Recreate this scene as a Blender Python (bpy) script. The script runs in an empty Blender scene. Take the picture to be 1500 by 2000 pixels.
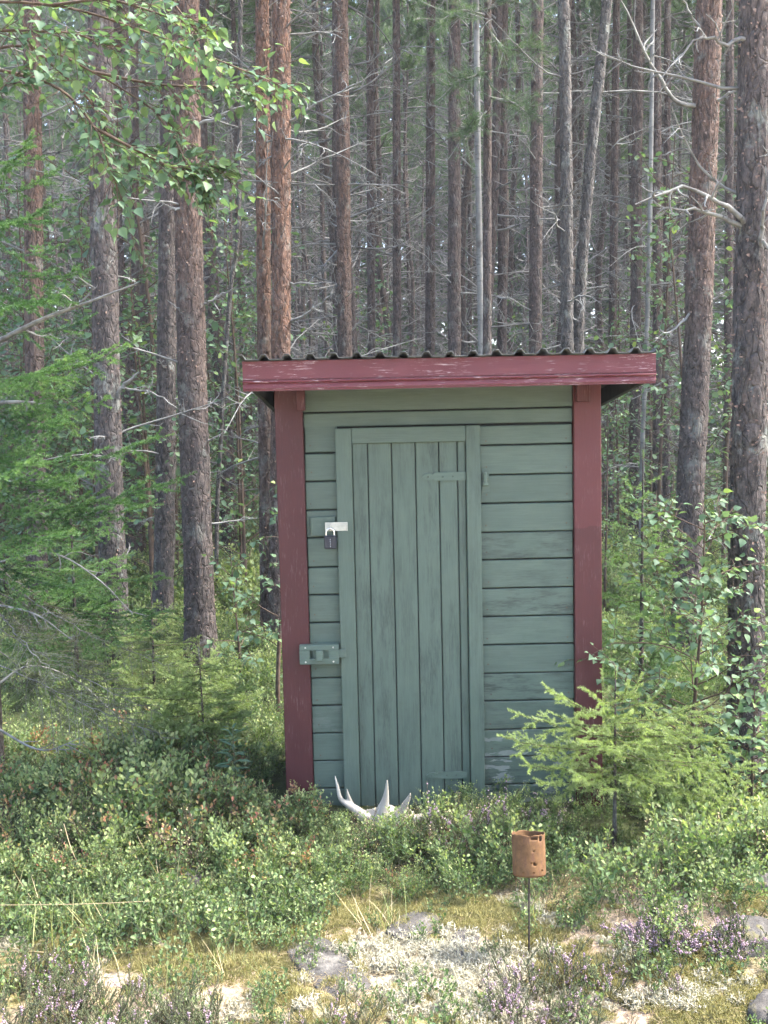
import bpy, bmesh, math
import numpy as np
from mathutils import Vector, Matrix

R = math.radians
scene = bpy.context.scene
COL = scene.collection

# ------------------------------------------------------------------ camera
CAM_H, PITCH, ROLL, FPX = 1.83, R(4.83), R(0.78), 2000.0     # FPX: focal length in pixels of a 1500 x 2000 picture
_f = np.array([0, math.cos(PITCH), -math.sin(PITCH)])
_r0 = np.array([1.0, 0, 0]); _u0 = np.array([0, math.sin(PITCH), math.cos(PITCH)])
_r = _r0*math.cos(ROLL) - _u0*math.sin(ROLL)
_u = _u0*math.cos(ROLL) + _r0*math.sin(ROLL)
CAM = np.array([0, 0, CAM_H])
cd = bpy.data.cameras.new('camera'); cam = bpy.data.objects.new('camera', cd); COL.objects.link(cam)
cam.matrix_world = Matrix(((_r[0], _u[0], -_f[0], CAM[0]), (_r[1], _u[1], -_f[1], CAM[1]), (_r[2], _u[2], -_f[2], CAM[2]), (0, 0, 0, 1)))
cd.sensor_fit = 'HORIZONTAL'; cd.sensor_width = 36; cd.lens = 36*FPX/1500
cd.clip_start = 0.05; cd.clip_end = 600
scene.camera = cam

# ------------------------------------------------------------------ sky, sun, exposure
SUN_EL, SUN_AZ = R(54), R(83)          # azimuth measured from straight ahead towards the right
w = bpy.data.worlds.new('World'); scene.world = w; w.use_nodes = True
wn = w.node_tree; bg = wn.nodes['Background']
sky = wn.nodes.new('ShaderNodeTexSky'); sky.sky_type = 'NISHITA'; sky.sun_disc = False
sky.sun_elevation = SUN_EL; sky.sun_rotation = SUN_AZ; sky.dust_density = 3.0; sky.air_density = 1.0; sky.ozone_density = 1.0
wn.links.new(sky.outputs[0], bg.inputs[0]); bg.inputs[1].default_value = 0.15
sd = bpy.data.lights.new('sun', 'SUN'); sun = bpy.data.objects.new('sun', sd); COL.objects.link(sun)
sd.energy = 2.7; sd.angle = R(8.0); sd.color = (1.0, 0.95, 0.87)
_s = Vector((math.sin(SUN_AZ)*math.cos(SUN_EL), math.cos(SUN_AZ)*math.cos(SUN_EL), math.sin(SUN_EL)))
sun.rotation_euler = _s.to_track_quat('Z', 'Y').to_euler(); sun.location = (6, 6, 20)
vs = scene.view_settings
vs.view_transform = 'Standard'; vs.look = 'None'; vs.gamma = 1.0; vs.use_curve_mapping = False
vs.exposure = 2.7
cy = scene.cycles
cy.max_bounces = 6; cy.diffuse_bounces = 3; cy.glossy_bounces = 2; cy.transmission_bounces = 4; cy.transparent_max_bounces = 6
cy.volume_bounces = 0; cy.use_adaptive_sampling = True; cy.adaptive_threshold = 0.03; cy.use_denoising = True; cy.denoiser = 'OPENIMAGEDENOISE'; cy.denoising_input_passes = 'RGB_ALBEDO_NORMAL'

# ------------------------------------------------------------------ layout helpers
def P(px, py, Y):
    d = _f + (px-750)/FPX*_r - (py-1000)/FPX*_u
    return CAM + d*(Y/d[1])
def G(px, py, z=0.0):
    d = _f + (px-750)/FPX*_r - (py-1000)/FPX*_u
    return CAM + d*((z-CAM_H)/d[2])
def project(p):
    q = np.atleast_2d(p) - CAM
    zz = q @ _f
    return np.stack([750 + FPX*(q @ _r)/zz, 1000 - FPX*(q @ _u)/zz], 1)

def _hash(ix, iy, iz, seed):
    n = (ix.astype(np.int64)*374761393 + iy.astype(np.int64)*668265263 + iz.astype(np.int64)*1440662683 + seed*974634711) & 0xffffffff
    n = ((n ^ (n >> 13))*1274126177) & 0xffffffff
    return ((n ^ (n >> 16)) & 0xffff)/32767.5 - 1.0
def vn(p, seed=0):
    i = np.floor(p).astype(np.int64); t = p - i; t = t*t*(3-2*t)
    o = 0
    for a in (0, 1):
        for b in (0, 1):
            for c in (0, 1):
                wgt = (t[:, 0] if a else 1-t[:, 0])*(t[:, 1] if b else 1-t[:, 1])*(t[:, 2] if c else 1-t[:, 2])
                o = o + wgt*_hash(i[:, 0]+a, i[:, 1]+b, i[:, 2]+c, seed)
    return o
def fbm(p, seed=0, n=3):
    return sum(vn(p*2.0**k, seed+k*7)*0.5**k for k in range(n))
def sstep(a, b, x):
    t = np.clip((x-a)/(b-a), 0, 1); return t*t*(3-2*t)

def ground_h(x, y):
    x = np.atleast_1d(np.asarray(x, float)); y = np.atleast_1d(np.asarray(y, float)); z0 = np.zeros_like(x)
    near = 0.035*fbm(np.stack([x*1.1, y*1.1, z0], 1), 3, 3)
    far = 0.16*fbm(np.stack([x*0.22, y*0.22, z0], 1), 9, 2)*sstep(6, 11, y)
    dip = -0.12*np.exp(-((x-1.75)**2+(y-5.1)**2)/0.35)
    under = 0.03*np.exp(-(((x-0.28)/0.9)**4+((y-5.1)/0.7)**4))
    return near*(1-0.8*np.exp(-(((x-0.28)/1.0)**4+((y-5.1)/0.6)**4))) + far + dip + under 
def gh(x, y): return float(ground_h(x, y)[0])

# ------------------------------------------------------------------ mesh helpers
class MB:
    def __init__(s): s.v = []; s.f = []; s.fm = []; s.t = []; s.n = 0
    def add(s, V, F, tint=None, m=0):
        V = np.asarray(V, float); F = np.asarray(F, int)
        if len(V) == 0: return s
        s.v.append(V); s.f.append(F + s.n); s.fm.append(np.full(len(F), m)); s.n += len(V)
        s.t.append(np.full(len(V), 0.5) if tint is None else np.broadcast_to(np.asarray(tint, float), (len(V),)))
        return s
    def mesh(s, name, mats, smooth=False):
        me = bpy.data.meshes.new(name)
        V = np.concatenate(s.v); k = np.concatenate([np.full(len(f), f.shape[1]) for f in s.f])
        L = np.concatenate([f.ravel() for f in s.f])
        me.vertices.add(len(V)); me.vertices.foreach_set('co', V.ravel().astype(np.float32))
        me.loops.add(len(L)); me.loops.foreach_set('vertex_index', L.astype(np.int32))
        me.polygons.add(len(k)); st = np.concatenate([[0], np.cumsum(k)[:-1]])
        me.polygons.foreach_set('loop_start', st.astype(np.int32)); me.polygons.foreach_set('loop_total', k.astype(np.int32))
        me.polygons.foreach_set('material_index', np.concatenate(s.fm).astype(np.int32))
        if smooth: me.polygons.foreach_set('use_smooth', np.ones(len(k), bool))
        a = me.attributes.new('tint', 'FLOAT', 'POINT'); a.data.foreach_set('value', np.concatenate(s.t).astype(np.float32))
        me.update(calc_edges=True)
        for m in (mats if isinstance(mats, (list, tuple)) else [mats]): me.materials.append(m)
        return me
def link(name, data, parent=None, loc=None, rot=None, **props):
    o = bpy.data.objects.new(name, data); COL.objects.link(o)
    if parent: o.parent = parent
    if loc is not None: o.location = [float(v) for v in loc]
    if rot is not None: o.rotation_euler = rot
    for k, v in props.items(): o[k] = v
    return o
def thing(name, label, cat, loc=(0, 0, 0), rot=(0, 0, 0), group=None):
    o = link(name, None, None, loc, rot, label=label, category=cat)
    o.empty_display_size = 0.2
    if group: o['group'] = group
    return o
def tag(o, label, cat, group=None):
    o['label'] = label; o['category'] = cat
    if group: o['group'] = group
    return o
def unit(v): return v/np.maximum(np.linalg.norm(v, axis=-1, keepdims=True), 1e-9)
def frames(d, up=(0, 0, 1)):
    d = unit(d); upv = np.broadcast_to(np.asarray(up, float), d.shape).copy()
    bad = np.abs((d*upv).sum(-1)) > 0.97; upv[bad] = (1, 0, 0)
    s = unit(np.cross(d, upv)); n = np.cross(s, d); return d, s, n
def sticks(p0, p1, r0, r1, sides=3):
    """many straight tapered sticks at once -> V, F"""
    p0 = np.atleast_2d(p0); p1 = np.atleast_2d(p1); n = len(p0)
    r0 = np.broadcast_to(r0, (n,)); r1 = np.broadcast_to(r1, (n,))
    d, s, u = frames(p1-p0)
    a = np.arange(sides)*2*math.pi/sides
    ring = np.cos(a)[None, :, None]*s[:, None] + np.sin(a)[None, :, None]*u[:, None]
    V = np.concatenate([p0[:, None]+ring*r0[:, None, None], p1[:, None]+ring*r1[:, None, None]], 1).reshape(-1, 3)
    b = (np.arange(n)*2*sides)[:, None]
    i = np.arange(sides); j = (i+1) % sides
    F = np.stack([b+i, b+j, b+j+sides, b+i+sides], -1).reshape(-1, 4)
    return V, F
def tube(pts, rad, sides=8, cap=True):
    pts = np.asarray(pts, float); n = len(pts); rad = np.broadcast_to(rad, (n,))
    t = unit(np.gradient(pts, axis=0)); _, s, u = frames(t[:1]); s = s[0]; S = []
    for k in range(n):
        s = s - t[k]*(s @ t[k]); s = s/np.linalg.norm(s); S.append(s)
    S = np.array(S); U = np.cross(t, S)
    a = np.arange(sides)*2*math.pi/sides
    V = (pts[:, None] + rad[:, None, None]*(np.cos(a)[None, :, None]*S[:, None] + np.sin(a)[None, :, None]*U[:, None])).reshape(-1, 3)
    i = np.arange(sides); j = (i+1) % sides; b = (np.arange(n-1)*sides)[:, None]
    F = [np.stack([b+i, b+j, b+j+sides, b+i+sides], -1).reshape(-1, 4)]
    return V, F[0]
def poly(pts, n):
    """resample a rough polyline as a smooth curve (Catmull-Rom)"""
    pts = np.asarray(pts, float); q = np.concatenate([[2*pts[0]-pts[1]], pts, [2*pts[-1]-pts[-2]]])
    m = len(pts)-1; u = np.linspace(0, m-1e-6, n); i = u.astype(int); t = (u-i)[:, None]
    a, b, c, d = q[i], q[i+1], q[i+2], q[i+3]
    return 0.5*((2*b)+(-a+c)*t+(2*a-5*b+4*c-d)*t*t+(-a+3*b-3*c+d)*t**3)
def scatter_tpl(V, F, pos, Y, Z, size, tint=None):
    """place template (V,F) at pos with its y axis along Y and z axis near Z"""
    y, s, n = frames(Y, (0, 0, 1)); z = unit(Z - y*(Z*y).sum(-1, keepdims=True)); x = np.cross(y, z)
    size = np.broadcast_to(size, (len(pos),))
    W = pos[:, None] + size[:, None, None]*(V[None, :, 0:1]*x[:, None] + V[None, :, 1:2]*y[:, None] + V[None, :, 2:3]*z[:, None])
    FF = (F[None] + (np.arange(len(pos))*len(V))[:, None, None]).reshape(-1, F.shape[1])
    T = None if tint is None else np.repeat(tint, len(V))
    return W.reshape(-1, 3), FF, T
BIRCH_V = np.array([(0, 0, 0), (.26, .08, .06), (.43, .30, .12), (.34, .55, .09), (.17, .80, .0), (0, 1.06, -.13), (-.17, .80, .0), (-.34, .55, .09), (-.43, .30, .12), (-.26, .08, .06), (0, .33, -.01), (0, .7, -.03)], float)
BIRCH_F = np.array([(0, 1, 10), (1, 2, 10), (2, 3, 10), (3, 11, 10), (3, 4, 11), (4, 5, 11), (5, 6, 11), (6, 7, 11), (7, 10, 11), (7, 8, 10), (8, 9, 10), (9, 0, 10)])
OVATE_V = np.array([(0, 0, 0), (.27, .28, .06), (.27, .68, .05), (0, 1, -.04), (-.27, .68, .05), (-.27, .28, .06), (0, .5, -.03)], float)
OVATE_F = np.array([(0, 1, 6), (1, 2, 6), (2, 3, 6), (3, 4, 6), (4, 5, 6), (5, 0, 6)])
def needles(p0, p1, rng, per_m, ln, wd, tint, spread=0.85, fwd=0.5):
    L = np.linalg.norm(p1-p0, axis=1); n = np.maximum((L*per_m).astype(int), 2)
    k = np.repeat(np.arange(len(p0)), n); N = len(k)
    t = rng.random(N)[:, None]; pos = p0[k]*(1-t)+p1[k]*t
    d, s, u = frames((p1-p0)[k]); a = rng.uniform(-0.35*math.pi, 1.35*math.pi, N)[:, None]
    rad = np.cos(a)*s + np.sin(a)*u
    nd = unit(d*fwd*rng.uniform(.7, 1.4, (N, 1)) + rad*spread)
    side = unit(np.cross(nd, rng.normal(size=(N, 3))))
    l = (ln*rng.uniform(.75, 1.15, N))[:, None]
    V = np.stack([pos-side*wd*.5, pos+side*wd*.5, pos+nd*l], 1).reshape(-1, 3)
    return V, np.arange(3*N).reshape(-1, 3), np.repeat(np.asarray(tint)[k] + rng.normal(0, .08, N), 3)
def cbox(x0, x1, y0, y1, z0, z1, b=0.002, taper=None):
    """box with chamfered edges -> bmesh-made V,F lists joined as polygons"""
    bm = bmesh.new(); bmesh.ops.create_cube(bm, size=1)
    for v in bm.verts:
        v.co = Vector(((x0+x1)/2+v.co.x*(x1-x0), (y0+y1)/2+v.co.y*(y1-y0), (z0+z1)/2+v.co.z*(z1-z0)))
    if b: bmesh.ops.bevel(bm, geom=bm.edges[:], offset=b, segments=1, affect='EDGES', profile=0.5)
    return bm
def bm_mesh(bm, name, mats, smooth=False):
    me = bpy.data.meshes.new(name); bm.normal_update(); bm.to_mesh(me); bm.free()
    for m in (mats if isinstance(mats, (list, tuple)) else [mats]): me.materials.append(m)
    if smooth: me.polygons.foreach_set('use_smooth', [True]*len(me.polygons))
    return me
def cyl(c, axis_, r, h, seg=14):
    bm = bmesh.new(); bmesh.ops.create_cone(bm, cap_ends=True, segments=seg, radius1=r, radius2=r, depth=h)
    M = {'x': Matrix.Rotation(math.pi/2, 4, 'Y'), 'y': Matrix.Rotation(math.pi/2, 4, 'X'), 'z': Matrix.Identity(4)}[axis_]
    bm.transform(Matrix.Translation(c) @ M); return bm
def bm_join(*bms):
    out = bmesh.new()
    for b in bms:
        me = bpy.data.meshes.new('tmp'); b.to_mesh(me); b.free(); out.from_mesh(me); bpy.data.meshes.remove(me)
    return out

# ------------------------------------------------------------------ materials
class NT:
    def __init__(s, name):
        s.m = bpy.data.materials.new(name); s.m.use_nodes = True; s.t = s.m.node_tree
        s.b = s.t.nodes['Principled BSDF']; s.o = s.t.nodes['Material Output']
    def n(s, typ, ins=None, **props):
        nd = s.t.nodes.new('ShaderNode'+typ)
        for k, v in props.items(): setattr(nd, k, v)
        for k, v in (ins or {}).items(): s.put(nd.inputs[k], v)
        return nd
    def put(s, sock, v):
        if isinstance(v, bpy.types.NodeSocket): s.t.links.new(v, sock)
        elif isinstance(v, (tuple, list)) and sock.type == 'RGBA': sock.default_value = (*v[:3], 1)
        else: sock.default_value = v
    def noise(s, vec, scale, detail=4, rough=.55, **k):
        return s.n('TexNoise', {'Vector': vec, 'Scale': scale, 'Detail': detail, 'Roughness': rough}, **k).outputs['Fac']
    def ramp(s, fac, stops, interp='LINEAR'):
        r = s.n('ValToRGB', {'Fac': fac}); r.color_ramp.interpolation = interp
        e = r.color_ramp.elements
        while len(e) < len(stops): e.new(0.5)
        for el, (p, c) in zip(e, stops):
            el.position = p; el.color = (*c, 1) if isinstance(c, (tuple, list)) else (c, c, c, 1)
        return r.outputs['Color']
    def mix(s, fac, a, b, blend='MIX'):
        nd = s.n('Mix', data_type='RGBA', blend_type=blend)
        s.put(nd.inputs[0], fac); s.put(nd.inputs[6], a); s.put(nd.inputs[7], b); return nd.outputs[2]
    def math(s, op, a, b=None, clamp=False):
        nd = s.n('Math', operation=op, use_clamp=clamp); s.put(nd.inputs[0], a)
        if b is not None: s.put(nd.inputs[1], b)
        return nd.outputs[0]
    def coords(s, scale=(1, 1, 1), kind='Object', shift=True):
        v = s.n('TexCoord').outputs[kind]
        if shift:
            r = s.n('ObjectInfo').outputs['Random']
            c = s.n('CombineXYZ', {'X': s.math('MULTIPLY', r, 37.0), 'Y': s.math('MULTIPLY', r, 91.0), 'Z': s.math('MULTIPLY', r, 63.0)}).outputs[0]
            v = s.n('VectorMath', {0: v, 1: c}, operation='ADD').outputs[0]
        return s.n('Mapping', {'Vector': v, 'Scale': scale}).outputs[0]
    def bump(s, h, strength=.3, dist=.01):
        s.put(s.b.inputs['Normal'], s.n('Bump', {'Height': h, 'Strength': strength, 'Distance': dist}).outputs[0])
    def fin(s, color, rough=.7, spec=.3, metal=0.0):
        s.put(s.b.inputs['Base Color'], color); s.put(s.b.inputs['Roughness'], rough)
        s.b.inputs['Specular IOR Level'].default_value = spec; s.b.inputs['Metallic'].default_value = metal
        return s.m

def paint_mat(name, base, dark, faded, axis, specks=False, patch=None):
    m = NT(name)
    st = {'x': (1.2, 30, 30), 'z': (30, 30, 1.2)}[axis]; st2 = {'x': (3, 14, 14), 'z': (14, 14, 2.2)}[axis]
    v = m.coords(st); v2 = m.coords(st2); v0 = m.coords()
    grain = m.noise(v, 6, 6, .6)
    info = m.n('ObjectInfo'); oc = m.n('SeparateColor', {'Color': info.outputs['Color']})
    grime_amt, peel_amt, bright = oc.outputs[0], oc.outputs[1], oc.outputs[2]
    col = m.mix(m.ramp(m.noise(v0, 5, 3), [(.35, 0), (.7, 1)]), base, faded)
    col = m.mix(m.math('MULTIPLY', m.ramp(grain, [(.42, 1), (.6, 0)]), .17), col, dark)
    fineg = m.ramp(m.noise(v, 14, 6, .75), [(.40, .15), (.58, 1.25)])
    gr = m.math('MULTIPLY', m.math('MULTIPLY', m.ramp(m.noise(v2, 1.6, 8, .75), [(.46, 0), (.62, 1)]), fineg), grime_amt, True)
    col = m.mix(gr, col, dark)
    pl = m.ramp(m.noise(v2, 2.2, 5, .6), [(.56, 0), (.585, 1)])
    pm = m.math('MULTIPLY', pl, peel_amt, True)
    col = m.mix(pm, col, (.20, .22, .205))
    if specks:
        v3 = m.coords((6, 80, 80) if axis == 'x' else (80, 80, 6))
        sp = m.math('MULTIPLY', m.ramp(m.noise(v3, 2.4, 4, .7), [(.57, 0), (.63, 1)]), m.ramp(m.noise(v0, 9, 3), [(.45, 0), (.6, 1)]))
        col = m.mix(m.math('MULTIPLY', sp, specks), col, (.42, .33, .34))
    if patch:      # the lower part of this board was repainted in a deeper red
        z = m.n('SeparateXYZ', {'Vector': m.n('TexCoord').outputs['Object']}).outputs
        edge = m.math('ADD', patch[0], m.math('MULTIPLY', m.math('GREATER_THAN', m.math('ADD', z[0], m.math('MULTIPLY', m.noise(v0, 20, 2), .02)), patch[1]), patch[2]))
        low = m.math('LESS_THAN', m.math('ADD', z[2], m.math('MULTIPLY', m.noise(v0, 14, 4, .7), .07)), edge)
        col = m.mix(low, m.mix(.45, col, patch[3]), col)
    col = m.mix(1.0, col, m.n('CombineColor', {0: bright, 1: bright, 2: bright}).outputs[0], 'MULTIPLY')
    h = m.math('SUBTRACT', m.math('MULTIPLY', grain, .5), pm)
    m.bump(h, .35, .004)
    return m.fin(col, .55, .35)
GREEN, GDARK, GFADE = (.076, .110, .087), (.026, .036, .032), (.090, .126, .100)
RED, RDARK, RFADE = (.068, .0155, .0172), (.04, .0115, .013), (.08, .0195, .0215)
M_green_h = paint_mat('green_paint_boards', GREEN, GDARK, GFADE, 'x')
M_green_v = paint_mat('green_paint_planks', GREEN, GDARK, GFADE, 'z')
M_red_v = paint_mat('red_paint_post', RED, RDARK, RFADE, 'z', specks=.16)
M_red_p = paint_mat('red_paint_post_repainted', RED, RDARK, RFADE, 'z', specks=.16, patch=(1.295, 0.96, 0.0, (.12, .030, .033)))
M_red_h = paint_mat('red_paint_fascia', (.112, .026, .033), (.068, .019, .024), (.13, .035, .043), 'x', specks=.85)
def simple(name, c1, c2, scale, rough=.8, spec=.2, metal=0.0, bump=.3, bdist=.005, stretch=(1, 1, 1), detail=5):
    m = NT(name); v = m.coords(stretch); n = m.noise(v, scale, detail, .6)
    m.bump(n, bump, bdist); return m.fin(m.mix(m.ramp(n, [(.35, 0), (.65, 1)]), c1, c2), rough, spec, metal)
M_dark = simple('dark_inner_and_unlit_board', (.020, .022, .022), (.035, .035, .034), 20)  # near-black backing; on the barge boards it also paints in their shade
M_soffit = simple('weathered_soffit_board', (.06, .055, .05), (.10, .09, .08), 9, stretch=(.3, 3, 3))
M_roof = simple('dark_corrugated_roofing', (.035, .04, .042), (.06, .066, .066), 14, .5, .4)
M_steel = simple('galvanised_steel', (.36, .36, .32), (.50, .49, .43), 30, .45, .5, .3, .1)
M_shackle = simple('polished_shackle_steel', (.7, .7, .7), (.8, .8, .8), 30, .25, .6, .8, .02)
M_lock = simple('black_lock_body', (.014, .016, .024), (.022, .025, .035), 40, .45, .4, 0, .1)
M_dial = simple('pale_dial_mark', (.45, .47, .5), (.6, .6, .6), 40)
def m_rust():
    m = NT('rusty_steel'); v = m.coords(shift=False); n = m.noise(v, 26, 6, .65); n2 = m.noise(m.coords((60, 60, 6), shift=False), 1.5, 4)
    c = m.ramp(n, [(.3, (.075, .040, .019)), (.5, (.13, .070, .032)), (.72, (.185, .108, .052))])
    c = m.mix(m.ramp(n2, [(.56, 0), (.66, .7)]), c, (.10, .05, .035))
    m.bump(n, .4, .003); return m.fin(c, .85, .2, .0)
M_rust = m_rust()
M_rod = simple('dark_iron_rod', (.03, .025, .022), (.06, .045, .04), 40)
M_antler = simple('bleached_antler', (.33, .29, .24), (.50, .46, .39), 22, .7, .25, 0, .8, .006, (1, 1, .25))
def m_bark(name, low, high, crack, z0, z1, lichen=.35, flake=22):
    m = NT(name); tc = m.n('TexCoord').outputs['Object']; v = m.coords((1, 1, .38)); v1 = m.coords((1, 1, .8))
    z = m.n('SeparateXYZ', {'Vector': tc}).outputs[2]
    zz = m.math('ADD', z, m.math('MULTIPLY', m.math('SUBTRACT', m.noise(v1, 1.4, 4), .5), 3.0))
    t = m.n('MapRange', {'Value': zz, 'From Min': z0, 'From Max': z1}).outputs[0]
    vo = m.n('TexVoronoi', {'Vector': m.n('VectorMath', {0: v, 1: m.n('VectorMath', {0: m.n('TexNoise', {'Vector': v, 'Scale': 9.0}).outputs['Color'], 'Scale': .16}, operation='SCALE').outputs[0]}, operation='ADD').outputs[0], 'Scale': flake}, feature='DISTANCE_TO_EDGE').outputs['Distance']
    vc = m.n('TexVoronoi', {'Vector': v, 'Scale': flake}).outputs['Color']
    fine = m.noise(v, 60, 6, .65)
    base = m.mix(t, low, high)
    base = m.mix(m.math('MULTIPLY', m.n('SeparateColor', {'Color': vc}).outputs[0], .55), base, m.mix(.55, base, (.62, .44, .36), 'MULTIPLY'))
    base = m.mix(m.ramp(fine, [(.35, .7), (.58, 0)]), base, crack)
    base = m.mix(m.ramp(m.noise(m.coords((1, 1, .22)), 34, 5, .65), [(.40, .75), (.52, 0)]), base, crack)
    base = m.mix(m.math('MULTIPLY', m.ramp(vo, [(.0, .8), (.07, 0)]), m.ramp(m.noise(v, 14, 4), [(.4, 0), (.65, .8)])), base, crack)
    base = m.mix(m.ramp(m.noise(v1, 26, 6, .7), [(.45, 0), (.7, .5)]), base, m.mix(.5, base, (.34, .27, .23)))
    li = m.math('MULTIPLY', m.ramp(m.noise(v1, 7, 6, .7), [(.55, 0), (.66, 1)]), lichen)
    base = m.mix(li, base, (.27, .29, .26))
    h = m.math('ADD', m.math('MULTIPLY', m.ramp(vo, [(0, 0), (.12, 1)]), .5), m.math('ADD', m.math('MULTIPLY', fine, .8), m.noise(v, 22, 5, .7)))
    m.bump(h, 1.0, .02); return m.fin(base, .85, .15)
M_bark = m_bark('pine_bark', (.082, .072, .069), (.165, .108, .085), (.038, .032, .031), 1.6, 3.6)
M_bark_far = m_bark('pine_bark_slender', (.074, .066, .066), (.112, .084, .075), (.038, .033, .033), 1, 5, .3, 18)
M_bark_orange = m_bark('orange_pine_bark', (.088, .072, .066), (.21, .12, .083), (.05, .037, .033), 1.0, 3.0)
M_bark_ash = m_bark('ash_grey_pine_bark', (.075, .071, .070), (.125, .103, .096), (.036, .033, .033), 1.0, 4.5, .6)
M_bark_grey = m_bark('grey_lichen_bark', (.10, .098, .096), (.125, .122, .118), (.045, .043, .042), 1, 4, .6, 26)
M_bark_spruce = m_bark('spruce_bark', (.085, .072, .065), (.10, .085, .075), (.035, .03, .028), 1, 4, .5, 40)
M_flake = simple('curled_bark_flake', (.14, .095, .078), (.22, .15, .12), 40, .7, .3)
def m_birchbark():
    m = NT('white_birch_bark'); v = m.coords((1, 1, 1)); vh = m.coords((2.5, 2.5, 14))
    c = m.mix(m.ramp(m.noise(v, 5, 4), [(.4, 0), (.65, 1)]), (.20, .196, .185), (.11, .108, .103))
    c = m.mix(m.ramp(m.noise(vh, 4, 3), [(.58, 0), (.66, .75)]), c, (.06, .056, .052))
    c = m.mix(m.ramp(m.noise(v, 3, 5, .7), [(.6, 0), (.66, .8)]), c, (.07, .065, .06))
    return m.fin(c, .7, .25)
M_birchbark = m_birchbark()
M_twig = simple('grey_dead_twig', (.11, .106, .102), (.26, .26, .245), 12, .9, .1, 0, .3, .002)
M_twig_dark = simple('dark_dead_twig', (.08, .075, .072), (.26, .255, .245), 3, .9, .1, 0, .2, .002)
M_twig_brown = simple('thin_brown_twig', (.06, .04, .03), (.11, .08, .06), 30, .8, .2)
def m_leaf(name, stops, trans=.35, rough=.55, spec=.24, rnd=.25, tcol=1.6):
    m = NT(name); a = m.n('Attribute', attribute_name='tint').outputs['Fac']
    r = m.n('ObjectInfo').outputs['Random']
    f = m.math('ADD', a, m.math('MULTIPLY', m.math('SUBTRACT', r, .5), rnd), True)
    c = m.ramp(f, stops)
    m.fin(c, rough, spec)
    tc = m.mix(1.0, c, (tcol*1.05, tcol*1.1, tcol*.55), 'MULTIPLY')
    tr = m.n('BsdfTranslucent', {'Color': tc})
    mx = m.n('MixShader', {0: trans, 1: m.b.outputs[0], 2: tr.outputs[0]})
    m.t.links.new(mx.outputs[0], m.o.inputs[0]); return m.m
M_birchleaf = m_leaf('birch_leaf', [(0, (.055, .10, .065)), (.45, (.085, .145, .088)), (.8, (.12, .185, .095)), (1, (.19, .25, .075))], .3)
M_bilberry = m_leaf('bilberry_leaf', [(0, (.055, .098, .045)), (.35, (.105, .163, .07)), (.7, (.185, .24, .10)), (1, (.28, .31, .145))])
M_bilberry_red = m_leaf('reddish_bilberry_leaf', [(0, (.09, .14, .05)), (.5, (.18, .21, .08)), (.8, (.26, .17, .09)), (1, (.29, .12, .085))])
M_spruce = m_leaf('spruce_needle', [(0, (.022, .05, .022)), (.4, (.045, .105, .035)), (.75, (.085, .165, .055)), (1, (.145, .235, .08))], .3, .5, .35)
M_spruce_y = m_leaf('yellowish_spruce_needle', [(0, (.06, .075, .028)), (.35, (.095, .13, .045)), (.7, (.165, .225, .085)), (1, (.25, .315, .135))], .35, .5, .35)
M_spruce_old = m_leaf('old_lichened_spruce_needle', [(0, (.05, .055, .03)), (.5, (.09, .095, .05)), (1, (.13, .16, .07))], .2, .7, .2)
M_pine = m_leaf('pine_needle', [(0, (.035, .065, .035)), (.5, (.065, .115, .055)), (1, (.11, .175, .075))], .25, .5, .35)
M_farleaf = m_leaf('far_foliage', [(0, (.025, .05, .028)), (.5, (.045, .09, .042)), (1, (.085, .14, .05))], .3, .6, .3)
M_heather = m_leaf('heather_green', [(0, (.08, .078, .052)), (.5, (.11, .13, .07)), (1, (.17, .20, .10))], .2, .7, .2)
M_flower = m_leaf('heather_flower', [(0, (.33, .22, .32)), (.5, (.42, .30, .40)), (1, (.52, .42, .48))], .3, .7, .2)
M_lichen = m_leaf('reindeer_lichen', [(0, (.32, .28, .20)), (.5, (.47, .43, .33)), (1, (.60, .57, .47))], .25, .9, .1, .3, 1.0)
M_moss = m_leaf('yellow_moss', [(0, (.17, .16, .07)), (.5, (.32, .29, .13)), (1, (.45, .41, .20))], .25, .9, .1, .4)
M_straw = m_leaf('dry_straw', [(0, (.30, .23, .14)), (.5, (.45, .36, .22)), (1, (.55, .48, .30))], .2, .7, .3)
M_grass = m_leaf('green_grass', [(0, (.09, .13, .05)), (.5, (.17, .21, .08)), (1, (.36, .34, .16))], .3, .6, .3)
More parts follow.
